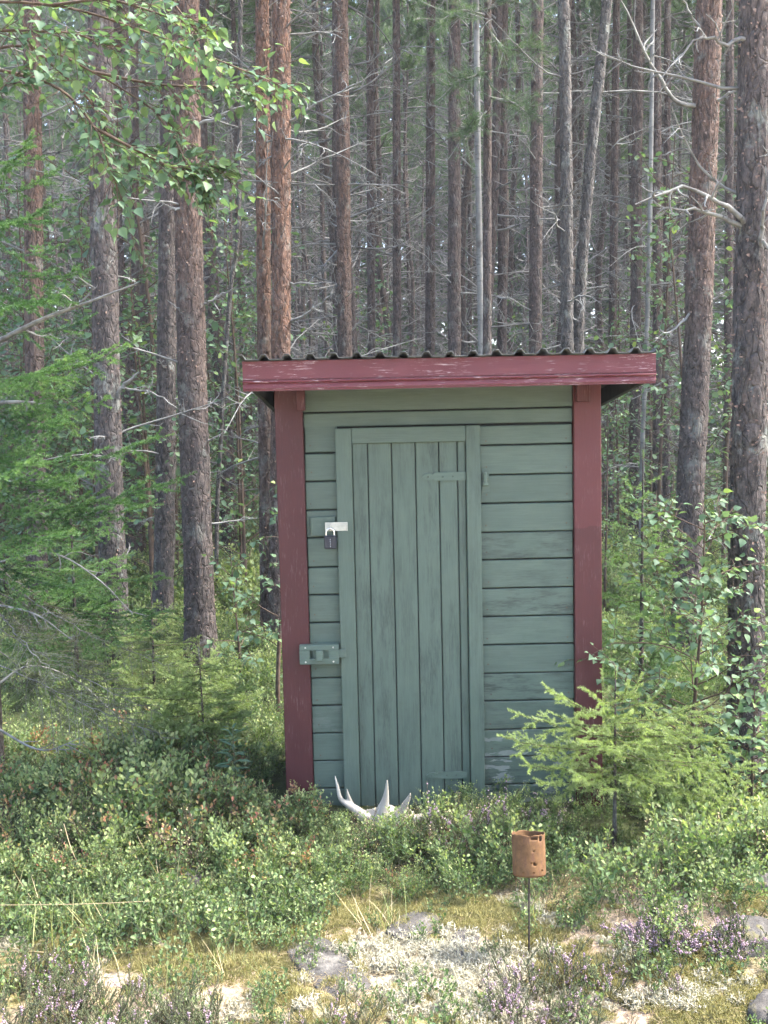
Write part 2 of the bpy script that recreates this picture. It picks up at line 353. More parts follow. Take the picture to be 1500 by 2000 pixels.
def m_ground():
    m = NT('forest_floor'); v = m.n('TexCoord').outputs['Object']
    y = m.n('SeparateXYZ', {'Vector': v}).outputs[1]
    litter = m.ramp(m.noise(v, 38, 8, .7), [(.25, (.13, .09, .065)), (.42, (.33, .245, .18)), (.58, (.46, .37, .29)), (.8, (.56, .49, .41))])
    moss = m.ramp(m.noise(v, 45, 6, .7), [(.3, (.13, .12, .05)), (.5, (.29, .25, .11)), (.75, (.42, .38, .19))])
    pale = m.ramp(m.noise(v, 55, 6, .7), [(.3, (.26, .23, .18)), (.55, (.44, .40, .34)), (.8, (.55, .52, .46))])
    c = m.mix(m.ramp(m.noise(v, 2.3, 6, .62), [(.46, 0), (.56, 1)]), litter, moss)
    c = m.mix(m.ramp(m.noise(m.n('Mapping', {'Vector': v, 'Location': (5, 3, 1)}).outputs[0], 2.0, 6, .65), [(.52, 0), (.60, 1)]), c, pale)
    humus = m.ramp(m.noise(v, 12, 8, .7), [(.3, (.03, .028, .02)), (.55, (.06, .075, .03)), (.8, (.11, .12, .045))])
    fm = m.n('MapRange', {'Value': m.math('ADD', y, m.math('MULTIPLY', m.noise(v, 1.6, 4), .9)), 'From Min': 4.05, 'From Max': 4.6}).outputs[0]
    c = m.mix(fm, c, humus)
    h = m.math('ADD', m.noise(v, 60, 8, .75), m.math('MULTIPLY', m.noise(v, 14, 5, .6), 1.5))
    m.bump(h, .9, .02); return m.fin(c, .95, .1)
M_ground = m_ground()
def m_rock():
    m = NT('lichened_granite'); v = m.coords()
    c = m.ramp(m.noise(v, 18, 8, .7), [(.3, (.034, .032, .031)), (.5, (.072, .067, .063)), (.75, (.135, .126, .116))])
    c = m.mix(m.ramp(m.noise(v, 6, 6, .7), [(.58, 0), (.68, .5)]), c, (.22, .21, .19))
    up = m.n('SeparateXYZ', {'Vector': m.n('NewGeometry').outputs['Normal']}).outputs[2]
    c = m.mix(m.math('MULTIPLY', m.ramp(m.noise(v, 5, 5, .65), [(.56, 0), (.64, .8)]), m.ramp(up, [(.5, 0), (.9, 1)])), c, (.20, .18, .06))
    m.bump(m.noise(v, 40, 8, .7), .7, .01); return m.fin(c, .9, .2)
M_rock = m_rock()

# ------------------------------------------------------------------ ground sheet
def axis(dense0, dense1, step, far0, far1):
    a = list(np.arange(dense0, dense1, step)); s = step; x = dense0
    while x > far0: s *= 1.22; x -= s; a.insert(0, x)
    s = step; x = a[-1]
    while x < far1: s *= 1.22; x += s; a.append(x)
    return np.array(a)
ax, ay = axis(-2.4, 2.4, .02, -180, 180), axis(2.4, 6.2, .02, -120, 260)
gx, gy = np.meshgrid(ax, ay)
gz = ground_h(gx.ravel(), gy.ravel()) + 0.008*vn(np.stack([gx.ravel()*14, gy.ravel()*14, 0*gx.ravel()], 1), 21)
gV = np.stack([gx.ravel(), gy.ravel(), gz], 1); nx = len(ax)
ii = (np.arange(len(ay)-1)[:, None]*nx + np.arange(nx-1)[None]).ravel()
link('ground', MB().add(gV, np.stack([ii, ii+1, ii+1+nx, ii+nx], 1)).mesh('ground', M_ground, True), kind='structure')

# ------------------------------------------------------------------ the shed
SY = 4.76                       # distance of the front wall
LEAN = R(-0.5)
SO = np.array([0.275, SY, 0.08])
shed = thing('shed', 'small green wooden shed with dark red corner boards and corrugated lean-to roof', 'shed', SO, (0, LEAN, 0))
def S(px, py, dy=0.0):
    q = P(px, py, SY+dy) - SO; c, s = math.cos(-LEAN), math.sin(-LEAN)
    return q[0]*c + q[2]*s, -q[0]*s + q[2]*c
srng = np.random.default_rng(5)
def part(name, bm, mat, parent=shed, grime=.1, peel=0., bright=1., smooth=False, wob=0.):
    o = link(name, bm_mesh(bm, name, mat, smooth), parent)
    o.color = (grime, peel, bright, 1)
    if wob: o.rotation_euler = (0, srng.normal(0, wob), 0); o.location.y = srng.normal(0, .0012)
    return o
xL, xR = S(547, 1160)[0]+.003, S(1173.5, 1160)[0]
SD = 0.70                        # depth of the shed
zB, zT = -0.06, S(862, 752)[1]
xlp, xrp = S(602, 1160)[0], S(1121, 1160)[0]
part('wall_core', cbox(xL+.02, xR-.02, .026, SD-.03, zB, zT-.06, 0), M_dark)
part('corner_board', cbox(xL, xlp, -.024, .0245, zB-.03, zT, .003), M_red_v, grime=.12, bright=.82)
ob = part('corner_board', cbox(xrp, xR, -.024, .0245, zB-.03, zT, .003), M_red_p, grime=.12); ob['label'] = 'right corner board repainted darker below mid height'
for xx, sgn in ((xL, 1), (xR, -1)):
    part('corner_board', cbox(min(xx, xx+sgn*.022), max(xx, xx+sgn*.022), .026, .10, zB-.03, zT-.02, .002), M_red_v)
    part('corner_board', cbox(min(xx, xx+sgn*.022), max(xx, xx+sgn*.022), SD-.08, SD, zB-.03, zT-.07, .002), M_red_v)
    for k in range(15):
        z0 = zB+.02+k*.1315
        if z0+.12 > zT-.07: break
        part('siding_board', cbox(min(xx+sgn*.004, xx+sgn*.022), max(xx+sgn*.004, xx+sgn*.022), .1015, SD-.0815, z0, z0+.124, .003), M_green_h)
for k in range(14):
    z0 = zB+.02+k*.1315
    part('siding_board', cbox(xL+.023, xR-.023, SD-.026, SD-.004, z0, z0+.124, .003), M_green_h)
xdl, xdr = S(664, 1200)[0], S(941.5, 1200)[0]
right = [829, 868, 926, 981.5, 1038.4, 1092, 1148, 1203, 1258, 1314, 1368, 1424, 1477, 1531, 1586]
left = [830, 885, 940, 996, 1050, 1108, 1161.6, 1216, 1270, 1324, 1378, 1432, 1486, 1540, 1595]
grR = [.1, .12, .15, .1, .95, .45, 1.0, .35, .25, .9, .45, .6, .7, .7]
peR = [0, 0, 0, 0, 0, 0, 0, 0, 0, 0, .06, .6, .9, .5]
GAP = .0062
NAIL = bm_mesh(cyl((0, 0, 0), 'y', .0032, .0022, 8), 'nail', simple('rusty_nail', (.05, .04, .035), (.12, .075, .05), 60))
def nails(board, xs_n, z0, z1):
    for xn in xs_n:
        link('nail', NAIL, board, (xn+srng.normal(0, .004), -.0006, z0+(z1-z0)*srng.uniform(.2, .35)))
for i in range(14):
    z1, z0 = S(1030, right[i])[1], S(1030, right[i+1])[1]
    bd = part('siding_board', cbox(xdr-.004, xrp-.0015, 0, .023, z0+GAP*.5, z1-GAP*.5, .0035), M_green_h, grime=grR[i], peel=peR[i], bright=srng.uniform(.94, 1.06), wob=.0012); nails(bd, (xdr+.03, xrp-.03), z0, z1)
    z1, z0 = S(632, left[i])[1], S(632, left[i+1])[1]
    bd = part('siding_board', cbox(xlp+.0015, xdl+.004, 0, .023, z0+GAP*.5, z1-GAP*.5, .0035), M_green_h, grime=.12+.2*srng.random(), peel=.15 if i == 10 else 0, bright=srng.uniform(.9, 1.02), wob=.0012); nails(bd, (xlp+.03,), z0, z1)
zh0, zh1 = S(862, 829.5)[1], S(862, 799.5)[1]
part('siding_board', cbox(xlp+.0015, xrp-.0015, 0, .023, zh0+.001, zh1-GAP, .003), M_green_h, grime=.1, bright=.95)
part('siding_board', cbox(xlp+.0015, xrp-.0015, -.006, .023, zh1+.001, zT-.002, .003), M_green_h, grime=.1, bright=.9)
# door
zd0, zd1 = S(805, 1573)[1], S(805, 833)[1]
door = part('door', cbox(xdl+.006, xdr-.006, -.004, .0225, zd0, zd1-.004, 0), M_dark)
xs_ = [S(x, 1000)[0] for x in (690, 720.5, 767, 813, 858.5, 894.5, 911)]
zr0 = S(805, 864)[1]
for a, b in zip(xs_[:-1], xs_[1:]):
    part('plank', cbox(a+.0022, b-.0022, -.014, -.0045, zd0+.004, zr0+.01, .003), M_green_v, door, grime=srng.uniform(.35, .7), bright=srng.uniform(.97, 1.05))
xsl, xsr = xs_[0], xs_[-1]
part('stile', cbox(xdl, xsl, -.034, -.0045, zd0, zd1-.002, .003), M_green_v, door, grime=.25)
part('stile', cbox(xsr, xdr, -.034, -.0045, zd0, zd1, .003), M_green_v, door, grime=.4)
part('top_rail', cbox(xsl+.001, xsr-.001, -.033, -.0045, zr0, zd1-.001, .003), M_green_h, door, grime=.15)
part('threshold', cbox(xdl-.02, xdr+.03, -.05, .023, zd0-.07, zd0-.006, .004), M_green_h, shed, grime=.5, bright=.8)
def strap(px0, px1, py0, py1, y):
    (xa, za), (xb, zb) = S(px0, py1), S(px1, py0)
    zm = (za+zb)/2; h = (zb-za)/2; t = .30*(xb-xa)
    out = [(xa, zm), (xa+.25*t, zm+.75*h), (xa+.62*t, zm+.85*h), (xa+.85*t, zm+.45*h), (xa+t, zm+h), (xb, zm+h), (xb, zm-h), (xa+t, zm-h), (xa+.85*t, zm-.45*h), (xa+.62*t, zm-.85*h), (xa+.25*t, zm-.75*h)]
    bm = bmesh.new(); vs_ = [bm.verts.new((x, y, z)) for x, z in out]
    fc = bm.faces.new(vs_); ex = bmesh.ops.extrude_face_region(bm, geom=[fc])
    for v in ex['geom']:
        if isinstance(v, bmesh.types.BMVert): v.co.y -= .009
    bmesh.ops.recalc_face_normals(bm, faces=bm.faces); return bm, (xa+.45*t, zm, h)
for args in ((824, 909, 921, 939.5), (833, 912, 1503.5, 1518.5)):
    bm, (sx, sz, sh) = strap(*args, -.0145)
    hg = part('strap_hinge', bm, M_green_h, door, grime=.2, bright=1.12)
    for fx in (0., .07, .115):
        b2 = bmesh.new(); bmesh.ops.create_uvsphere(b2, u_segments=8, v_segments=5, radius=.0042)
        for v in b2.verts: v.co = Vector((sx+fx+v.co.x, -.0238+v.co.y*.5, sz+v.co.z))
        part('screw', b2, M_green_h, door, bright=.8, smooth=True)
kx, kz = S(947, 936)
hk = part('hinge_pin', cyl((kx, -.02, kz+.008), 'z', .0085, .05), M_green_h, shed, smooth=False, bright=1.15)
part('collar', cbox(kx-.012, kx+.012, -.034, -.006, kz-.027, kz-.0155, .002), M_green_h, hk, bright=1.45)
part('mounting_plate', cbox(kx-.016, kx+.02, -.005, -.0005, kz-.062, kz+.05, .001), M_green_h, hk)
# latch box with sliding bolt
(bx0, bz0), (bx1, bz1) = S(587.5, 1293), S(662.5, 1254)
latch = part('latch_box', bm_join(
    cbox(bx0, bx1, -.058, -.028, bz1-.026, bz1, .002), cbox(bx0, bx1, -.058, -.028, bz0, bz0+.027, .002),
    cbox(bx0, bx0+.048, -.058, -.028, bz0+.0272, bz1-.0262, .0), cbox(bx1-.048, bx1, -.058, -.028, bz0+.0272, bz1-.0262, .0),
    cbox(bx0+.004, bx1-.004, -.0278, -.0245, bz0+.002, bz1-.002, 0), cbox(bx0+.049, bx1-.002, -.027, -.001, bz0+.002, bz1-.002, 0)), M_green_h, shed, grime=.1, bright=1.08)
part('bolt', cbox(bx0+.06, bx1+.032, -.047, -.0355, (bz0+bz1)/2-.02, (bz0+bz1)/2+.02, .002), M_green_h, latch, bright=.95)
part('knob', cbox(bx0+.077, bx0+.11, -.085, -.0472, (bz0+bz1)/2-.025, (bz0+bz1)/2+.021, .003), M_green_h, latch, bright=1.1)
for dx, dz in ((.028, .012), (.028, -.012), (-.026, .012), (-.026, -.012)):
    sx = bx0+dx if dx > 0 else bx1+dx; sz = bz0+dz if dz > 0 else bz1+dz
    part('screw', cyl((sx, -.0588, sz), 'y', .004, .003, 10), M_steel, latch)
# hasp and its backing block
(hx0, hz0), (hx1, hz1) = S(607.5, 1047), S(656, 1008)
part('hasp_block', cbox(hx0, hx1, -.016, -.0005, hz0, hz1, .003), M_green_h, shed, grime=.3, bright=.95)
(px0, pz0), (px1, pz1) = S(636, 1036), S(679, 1018)
hasp = part('hasp', cbox(px0, px1, -.040, -.0352, pz0, pz1, .001), M_steel)
part('hinge_barrel', cyl((px1-.003, -.041, (pz0+pz1)/2), 'z', .004, pz1-pz0, 10), M_steel, hasp)
stx, stz = S(645.5, 1028)
t_ = np.linspace(0, math.pi, 11)
stp = np.stack([np.full(11, stx), -.034-.024*np.sin(t_), stz+.013*np.cos(t_)], 1)
part('staple', (lambda b: b)(bmesh.new()), M_steel, hasp).data = MB().add(*tube(stp, .0028, 8)).mesh('staple', M_steel, True)
# eave blocks, fascia, barge boards, soffit, roofing
for a, b, yb in ((580.5, 597, 802), (1122, 1148, 797)):
    part('eave_block', cbox(S(a, 780)[0], S(b, 780)[0], -.055, -.0245, S(600, yb)[1], zT, .003), M_red_v, shed, bright=1.0)
FY = -.36
def SF(px, py): return S(px, py, FY)
xf0, xf1 = SF(474, 730)[0], SF(1281, 720)[0]
zf0l, zf1l = SF(475, 767)[1], SF(473, 706)[1]; zf0r, zf1r = SF(1281, 746)[1], SF(1281, 690)[1]
tilt = math.atan2(zf1r-zf1l, xf1-xf0)
zf0, zf1 = (zf0l+zf0r)/2, (zf1l+zf1r)/2
xc = (xf0+xf1)/2; hw = (xf1-xf0)/2
roof = link('roof', None, shed, (xc, FY, zf1), (0, -tilt, 0)); roof.empty_display_size = .1
H = zf1-zf0
def rpart(name, bm, mat, **k): return part(name, bm, mat, roof, **k)
def fascia(zt, zb, y0, prof):
    bm = bmesh.new(); n = len(prof); A = []
    for x in (-hw, hw): A.append([bm.verts.new((x, y, z)) for y, z in prof])
    for i in range(n): bm.faces.new((A[0][i], A[0][(i+1) % n], A[1][(i+1) % n], A[1][i]))
    bm.faces.new(A[0][::-1]); bm.faces.new(A[1]); bmesh.ops.recalc_face_normals(bm, faces=bm.faces); return bm
rpart('fascia_board', fascia(0, 0, 0, [(.024, 0), (.001, 0), (-.001, -.002), (-.001, -.62*H), (.024, -.62*H)]), M_red_h, grime=.1)
rpart('fascia_moulding', fascia(0, 0, 0, [(.024, -.622*H), (.004, -.622*H), (.004, -.655*H), (-.010, -.665*H), (-.012, -.70*H), (-.008, -.735*H), (.001, -.75*H), (-.002, -.80*H), (-.006, -.90*H), (-.006, -.925*H), (.001, -.93*H), (.001, -1.0*H), (.024, -1.0*H)]), M_red_h, grime=.1, bright=1.04)
RD = 1.06; SL = math.tan(R(5.2))
def slab(x0, x1, y0, y1, zt, zb):     # a board that follows the roof slope
    bm = cbox(x0, x1, y0, y1, zb, zt, 0)
    for v in bm.verts: v.co.z -= v.co.y*SL
    return bm
for k in range(9):
    y0 = .026+k*.114
    rpart('soffit_board', slab(-hw+.03, hw-.03, y0, y0+.112, -.02, -.038), M_soffit)
for sx in (-1, 1):
    xa = sx*(hw-.028); rpart('barge_board', slab(min(xa, xa-sx*.022), max(xa, xa-sx*.022), .0262, RD, -.0385, -.118), M_dark)  # shade under the roof edge is put into the near-black colour
rpart('rear_board', slab(-hw+.052, hw-.052, RD-.024, RD-.001, -.0386, -.115), M_dark)
# corrugated sheet: trapezoid ribs
per = .0985; prof = []
x = -hw-.014
while x < hw+.004:
    prof += [(x, .024), (x+.019, .024), (x+.032, .004), (x+.086, .004)]; x += per
prof = np.array([p for p in prof if p[0] <= hw+.012])
ys = np.linspace(-.032, RD+.02, 9); n = len(prof)
prng = np.random.default_rng(2)
V = np.concatenate([np.stack([prof[:, 0], np.full(n, y)+.004*np.sin(prof[:, 0]*9), prof[:, 1]-y*SL + .003*vn(np.stack([prof[:, 0]*3, np.full(n, y*3), 0*prof[:, 0]], 1), 4)], 1) for y in ys])
V2 = V.copy(); V2[:, 2] -= .0035
b = (np.arange(len(ys)-1)[:, None]*n + np.arange(n-1)[None]).ravel(); Ft = np.stack([b, b+1, b+1+n, b+n], 1)
m_ = MB().add(V, Ft).add(V2, Ft[:, ::-1])
e = np.arange(n-1); m_.f.append(np.stack([e, e+n*len(ys), e+1+n*len(ys), e+1], 1)); m_.fm.append(np.zeros(n-1, int))
rs = link('roofing_sheet', m_.mesh('roofing_sheet', M_roof), roof); rs.color = (.1, 0, 1, 1)

# padlock hanging in the hasp
def world(x, y, z):
    c, s = math.cos(LEAN), math.sin(LEAN); return SO + np.array([x*c + z*s, y, -x*s + z*c])
(lx0, lz0), (lx1, lz1) = S(635, 1069.5), S(658, 1043)
lock = thing('padlock', 'small dark combination padlock hanging from the pale hasp on the shed door', 'padlock', world((lx0+lx1)/2, -.056, lz0), (0, LEAN, 0))
lw, lh = (lx1-lx0)/2, lz1-lz0
bm = cbox(-lw, lw, -.010, .010, 0, lh, .005)
link('body', bm_mesh(bm, 'body', M_lock), lock)
t_ = np.linspace(0, math.pi, 15); sw = lw*.66
arc = np.concatenate([[(-sw, 0, lh-.004)], np.stack([-sw*np.cos(t_), 0*t_, lh+.012+sw*1.05*np.sin(t_)], 1), [(sw, 0, lh-.004)]])
link('shackle', MB().add(*tube(arc, .0036, 10)).mesh('shackle', M_shackle, True), lock)
for k in range(4):
    dl = link('dial', bm_mesh(cyl((0, -.0085, lh*(.22+.165*k)), 'x', .0046, .009, 12), 'dial', M_lock), lock)
    link('dial_mark', bm_mesh(bm_join(cbox(-.0016, .0016, -.0136, -.0131, lh*(.22+.165*k)-.0026, lh*(.22+.165*k)-.0012, 0), cbox(-.0016, .0016, -.0136, -.0131, lh*(.22+.165*k)+.0012, lh*(.22+.165*k)+.0026, 0), cbox(.0004, .0018, -.0136, -.0131, lh*(.22+.165*k)-.0011, lh*(.22+.165*k)+.0011, 0)), 'dial_mark', M_dial), dl)

# moose antlers lying against the door
def antler():
    Ya = SY-.17
    def q(x, y, dy=0.0): return P(x, y, Ya+dy)
    mb = MB()
    def tine(pts, r): 
        c = poly([q(*p) for p in pts], 16); rr = np.interp(np.linspace(0, 1, 16), np.linspace(0, 1, len(r)), r)
        V_, F_ = tube(c, rr, 10); k = len(V_)-10
        V_ = np.concatenate([V_, c[-1:], c[:1]]); n_ = len(V_)
        mb.add(V_, F_); a = np.arange(10)
        mb.add(V_[:0], F_[:0])
        mb.f.append(np.stack([k+a, k+(a+1) % 10, np.full(10, n_-2)], 1)+mb.n-n_); mb.fm.append(np.zeros(10, int))
        mb.f.append(np.stack([(a+1) % 10, a, np.full(10, n_-1)], 1)+mb.n-n_); mb.fm.append(np.zeros(10, int))
    tine([(740, 1630, 0), (705, 1590, -.01), (680, 1572, -.01), (665, 1560, -.005), (659, 1535, .0), (654, 1514, .01)], [.03, .024, .017, .011, .008, .003])
    tine([(690, 1580, 0), (684, 1566, 0), (680, 1553, -.01), (677, 1540, -.015)], [.014, .012, .008, .003])
    tine([(735, 1620, 0), (745, 1590, -.01), (752, 1565, -.02), (755, 1545, -.03), (756, 1523, -.045)], [.04, .034, .019, .011, .004])
    tine([(770, 1620, .0), (785, 1590, .0), (791, 1572, -.01), (798, 1559, -.02), (802, 1549, -.03)], [.04, .028, .016, .010, .004])
    tine([(780, 1625, .0), (815, 1600, -.02), (835, 1592, -.03), (846, 1583, -.04)], [.035, .022, .013, .004])
    # the palm, a bent plate
    nu, nv = 22, 12; us = np.linspace(0, 1, nu); top = np.interp(us, [0, .15, .35, .5, .62, .75, .9, 1], [1575, 1580, 1576, 1570, 1577, 1575, 1588, 1600])
    xs = np.interp(us, [0, 1], [690, 830])
    for sgn in (1,):
        A = []
        for off in (-.011, .011):
            for v in np.linspace(0, 1, nv):
                for u_, x_, tt in zip(us, xs, top):
                    edge = min(1, 3.2*u_, 3.2*(1-u_))*min(1, 3*v+.15)
                    A.append(q(x_*(1-.25*v)+.25*v*757, tt+v*78, .05*(u_-.5)**2*4 - .05*v + off*edge))
        A = np.array(A); g = nu*nv; b_ = (np.arange(nv-1)[:, None]*nu+np.arange(nu-1)[None]).ravel(); Fp = np.stack([b_, b_+1, b_+1+nu, b_+nu], 1)
        mb.add(A, np.concatenate([Fp, Fp[:, ::-1]+g]))
        rim = np.concatenate([np.arange(nu), (np.arange(1, nv))*nu+nu-1, (nv-1)*nu+np.arange(nu-2, -1, -1), np.arange(nv-2, 0, -1)*nu])
        nx_ = np.roll(rim, -1); mb.f.append(np.stack([rim, rim+g, nx_+g, nx_], 1)+mb.n-2*g); mb.fm.append(np.zeros(len(rim), int))
    me = mb.mesh('antler', M_antler, True)
    base = q(757, 1650); me.transform(Matrix.Translation(-Vector(base)))
    o = link('moose_antler', me, None, base)
    r = o.modifiers.new('r', 'REMESH'); r.mode = 'VOXEL'; r.voxel_size = .0045; r.use_smooth_shade = True
    s_ = o.modifiers.new('s', 'SMOOTH'); s_.iterations = 4; s_.factor = .6
    tag(o, 'bleached pale moose antler with upright tines lying before the shed door', 'antler')
antler()

# rusty can on an iron rod
cb = G(1033, 1872, 0.0); cb[2] = gh(cb[0], cb[1])
can = thing('rusty_can_stake', 'rusty brown tin can on top of a thin iron rod before the shrubs', 'can', cb)
zc0 = P(1034, 1708, cb[1])[2]-cb[2]; zc1 = P(1034, 1631, cb[1])[2]-cb[2]; cr = (P(1067, 1665, cb[1])[0]-P(1002, 1665, cb[1])[0])/2
cx = P(1034, 1665, cb[1])[0]-cb[0]
na, nz = 56, 26; A = []; crng = np.random.default_rng(4)
for iz in range(nz):
    for ia in range(na):
        th = 2*math.pi*ia/na; jag = 0
        if iz == nz-1: jag = .0035*vn(np.array([[math.cos(th)*4, math.sin(th)*4, 3.]]), 8)[0] - .002
        rr = cr*(1+.012*vn(np.array([[math.cos(th)*1.5, math.sin(th)*1.5, iz*.2]]), 5)[0] - (.04 if iz == 0 else 0))
        A.append((cx+rr*math.cos(th), rr*math.sin(th), zc0+(zc1-zc0)*iz/(nz-1)+jag))
A = np.array(A); F = []
holes = {}
for iz in range(nz-1):
    for ia in range(na):
        th = 2*math.pi*(ia+.5)/na; f = (iz+.5)/(nz-1)
        sx_ = math.cos(th); front = math.sin(th) < 0
        if front and any(abs(sx_-hx)*cr < hw_ and abs(f-hf) < hh_ for hx, hf, hw_, hh_ in ((.16, .33, .003, .035), (.30, .31, .0025, .03), (.22, .62, .003, .018), (.62, .88, .0035, .06), (.1, .90, .004, .04), (.3, .93, .005, .04))): continue
        i = iz*na+ia; j = iz*na+(ia+1) % na; F.append((i, j, j+na, i+na))
me = MB().add(A, np.array(F)).mesh('can_shell', M_rust, True)
canb = []
o = link('can_shell', me, can); sm = o.modifiers.new('s', 'SOLIDIFY'); sm.thickness = .0015
for hx, hf in ((-.48, .10), (.12, .10), (.0, .33), (.66, .14)):      # punched tabs bent outwards
    yy = -math.sqrt(1-hx*hx)*cr; zz = zc0+(zc1-zc0)*hf
    V_ = np.array([(cx+hx*cr-.004, yy-.0012, zz), (cx+hx*cr+.0045, yy-.0012, zz), (cx+hx*cr+.003, yy-.006, zz+.006), (cx+hx*cr-.0025, yy-.0055, zz+.0065)])
    link('bent_tab', MB().add(V_, [(0, 1, 2, 3)]).mesh('bent_tab', M_rust), can)
link('can_end', bm_mesh(cyl((cx, 0, zc0+.003), 'z', cr*.965, .002, 40), 'can_end', M_rust), can)
for o_ in can.children:
    o_.data.transform(Matrix.Translation((cx, 0, zc0)) @ Matrix.Rotation(R(-13), 4, 'X') @ Matrix.Translation((-cx, 0, -zc0)))
rod = poly([(0, 0, -.05), (.001, 0, (zc0)*.4), (cx*.6-.001, 0, zc0*.8), (cx, 0, zc0+.004)], 14)
link('rod', MB().add(*tube(rod, .0032, 8)).mesh('rod', M_rod, True), can)

# ------------------------------------------------------------------ rocks
def rock(px, py, wpx, hz, asp, seed, label, sink=.5):
    c = G(px, py); wd = (G(px+wpx/2, py)[0]-G(px-wpx/2, py)[0])/2
    bm = bmesh.new(); bmesh.ops.create_icosphere(bm, subdivisions=4, radius=1)
    V_ = np.array([v.co[:] for v in bm.verts])
    d = 1+.28*fbm(V_*1.3+seed, seed, 4)+.05*fbm(V_*6, seed+3, 2)
    V_ = V_*d[:, None]; V_[:, 2] = np.sign(V_[:, 2])*np.abs(V_[:, 2])**.8
    V_ *= (wd, wd*asp, hz)
    for v, q in zip(bm.verts, V_): v.co = q
    o = link('rock', bm_mesh(bm, 'rock', M_rock, True), None, (c[0], c[1], gh(c[0], c[1])-hz*sink+.01), (0, 0, seed*.7))
    tag(o, label, 'rock')
rock(815, 1800, 150, .02, .55, 1, 'flat pale grey rock in moss in front of the bilberry bushes', .35)
rock(905, 1845, 120, .026, .5, 2, 'small dark low rock at the edge of the white lichen', .4)
rock(650, 1900, 270, .016, .42, 3, 'wide flat dark rock slab strewn with dry needles', .35)
rock(1475, 1745, 120, .085, .7, 4, 'mossy rock at the right edge below the spruce sapling', .3)
rock(1455, 1850, 150, .085, .7, 5, 'grey rock beside the purple heather at the right edge', .3)
rock(1490, 1992, 110, .06, .6, 6, 'dark rock in the bottom right corner', .4)
rock(372, 1735, 80, .07, .7, 7, 'pale stone half hidden in shrubs left of the shed', .2)

# ------------------------------------------------------------------ tree builders
class Pieces:
    def __init__(s): s.a = []; s.b = []; s.ra = []; s.rb = []
    def line(s, pts, r0, r1):
        r = np.linspace(r0, r1, len(pts))
        s.a += list(pts[:-1]); s.b += list(pts[1:]); s.ra += list(r[:-1]); s.rb += list(r[1:])
    def mesh(s, name, mat, sides=4, bumpy=0):
        V, F = sticks(np.array(s.a), np.array(s.b), np.array(s.ra), np.array(s.rb), sides)
        if bumpy: V = V + bumpy*np.random.default_rng(1).normal(size=V.shape)
        return MB().add(V, F).mesh(name, mat, True)
def walk(rng, p, d, L, n, curl=.18, lift=0.0):
    pts = [np.asarray(p, float)]; d = unit(np.asarray(d, float)); bend = rng.normal(0, curl, 3)
    for _ in range(n):
        d = unit(d + bend*.5 + rng.normal(0, curl, 3)*.6 + np.array([0, 0, lift])); pts.append(pts[-1]+d*L/n)
    return np.array(pts)
def dead_branch(rng, pc, pts, r, kids=6, level=0, klen=.4, curl=.2):
    L = np.linalg.norm(np.diff(pts, axis=0), axis=1).sum(); pc.line(pts, r, max(r*.25, .0012))
    n = len(pts)
    for _ in range(kids):
        u = rng.uniform(.2, .98)*(n-1); i = min(int(u), n-2); p = pts[i]+(pts[i+1]-pts[i])*(u-i)
        ax_ = unit(pts[i+1]-pts[i]); d = unit(ax_*.7 + unit(np.cross(ax_, rng.normal(size=3)))*.8)
        l = L*klen*rng.uniform(.35, 1.0)*(1-.5*u/n)
        q = walk(rng, p, d, l, 5, curl)
        if level < 1: dead_branch(rng, pc, q, r*.45, max(2, kids//2), level+1, .45, curl)
        else: pc.line(q, max(r*.4, .0018), .0011)
def trunk_path(pts3, H):
    pts3 = np.asarray(pts3, float); d = unit(pts3[-1]-pts3[0]); d = unit(d*np.array([1, 1, 1.0]))
    last = pts3[-1]; ext = [last + d*s for s in np.linspace(.5, max(H-(last[2]-pts3[0][2]), .6), 4)]
    q = np.concatenate([pts3, ext]); q = np.concatenate([[q[0]-unit(q[1]-q[0])*.12], q]); return q
def trunk_mesh(name, path, r_at, mat, sides, step, zvis, amp, seed, furrow=1.0):
    """path: rough polyline from base up; r_at(z): radius"""
    L = np.concatenate([[0], np.cumsum(np.linalg.norm(np.diff(path, axis=0), axis=1))])
    fine = poly(path, 400); Lf = np.concatenate([[0], np.cumsum(np.linalg.norm(np.diff(fine, axis=0), axis=1))])
    s = np.concatenate([np.arange(0, min(zvis, Lf[-1]), step), np.arange(min(zvis, Lf[-1]), Lf[-1], .25), [Lf[-1]]])
    C_ = np.stack([np.interp(s, Lf, fine[:, k]) for k in range(3)], 1)
    a = np.arange(sides)*2*math.pi/sides; rr = np.array([r_at(v) for v in s])
    dirs = np.stack([np.cos(a), np.sin(a), 0*a], 1)
    n = len(s); Th = np.tile(dirs, (n, 1)); Z = np.repeat(s, sides); RR = np.repeat(rr, sides)
    q = np.stack([Th[:, 0]*RR*1.0, Th[:, 1]*RR*1.0, Z], 1)
    k1 = q*np.array([42, 42, 13]); k2 = q*np.array([90, 90, 40]); k3 = q*np.array([9, 9, 3])
    rid = np.abs(vn(k1, seed)); plates = np.round((vn(k2, seed+1)+vn(k1*.8, seed+2))*2)/2
    low = 1+furrow*np.exp(-Z/.9)
    d = amp*(1.1*(sstep(.0, .22, rid)-.7)*low + .45*plates + .35*vn(k2*1.7, seed+5)) + .05*RR*vn(k3, seed+9)*1.0
    V = np.repeat(C_, sides, 0) + Th*(RR+d)[:, None]
    i = np.arange(sides); j = (i+1) % sides; b = (np.arange(n-1)*sides)[:, None]
    F = np.stack([b+i, b+j, b+j+sides, b+i+sides], -1).reshape(-1, 4)
    return MB().add(V, F).mesh(name, mat, True), C_, s, rr
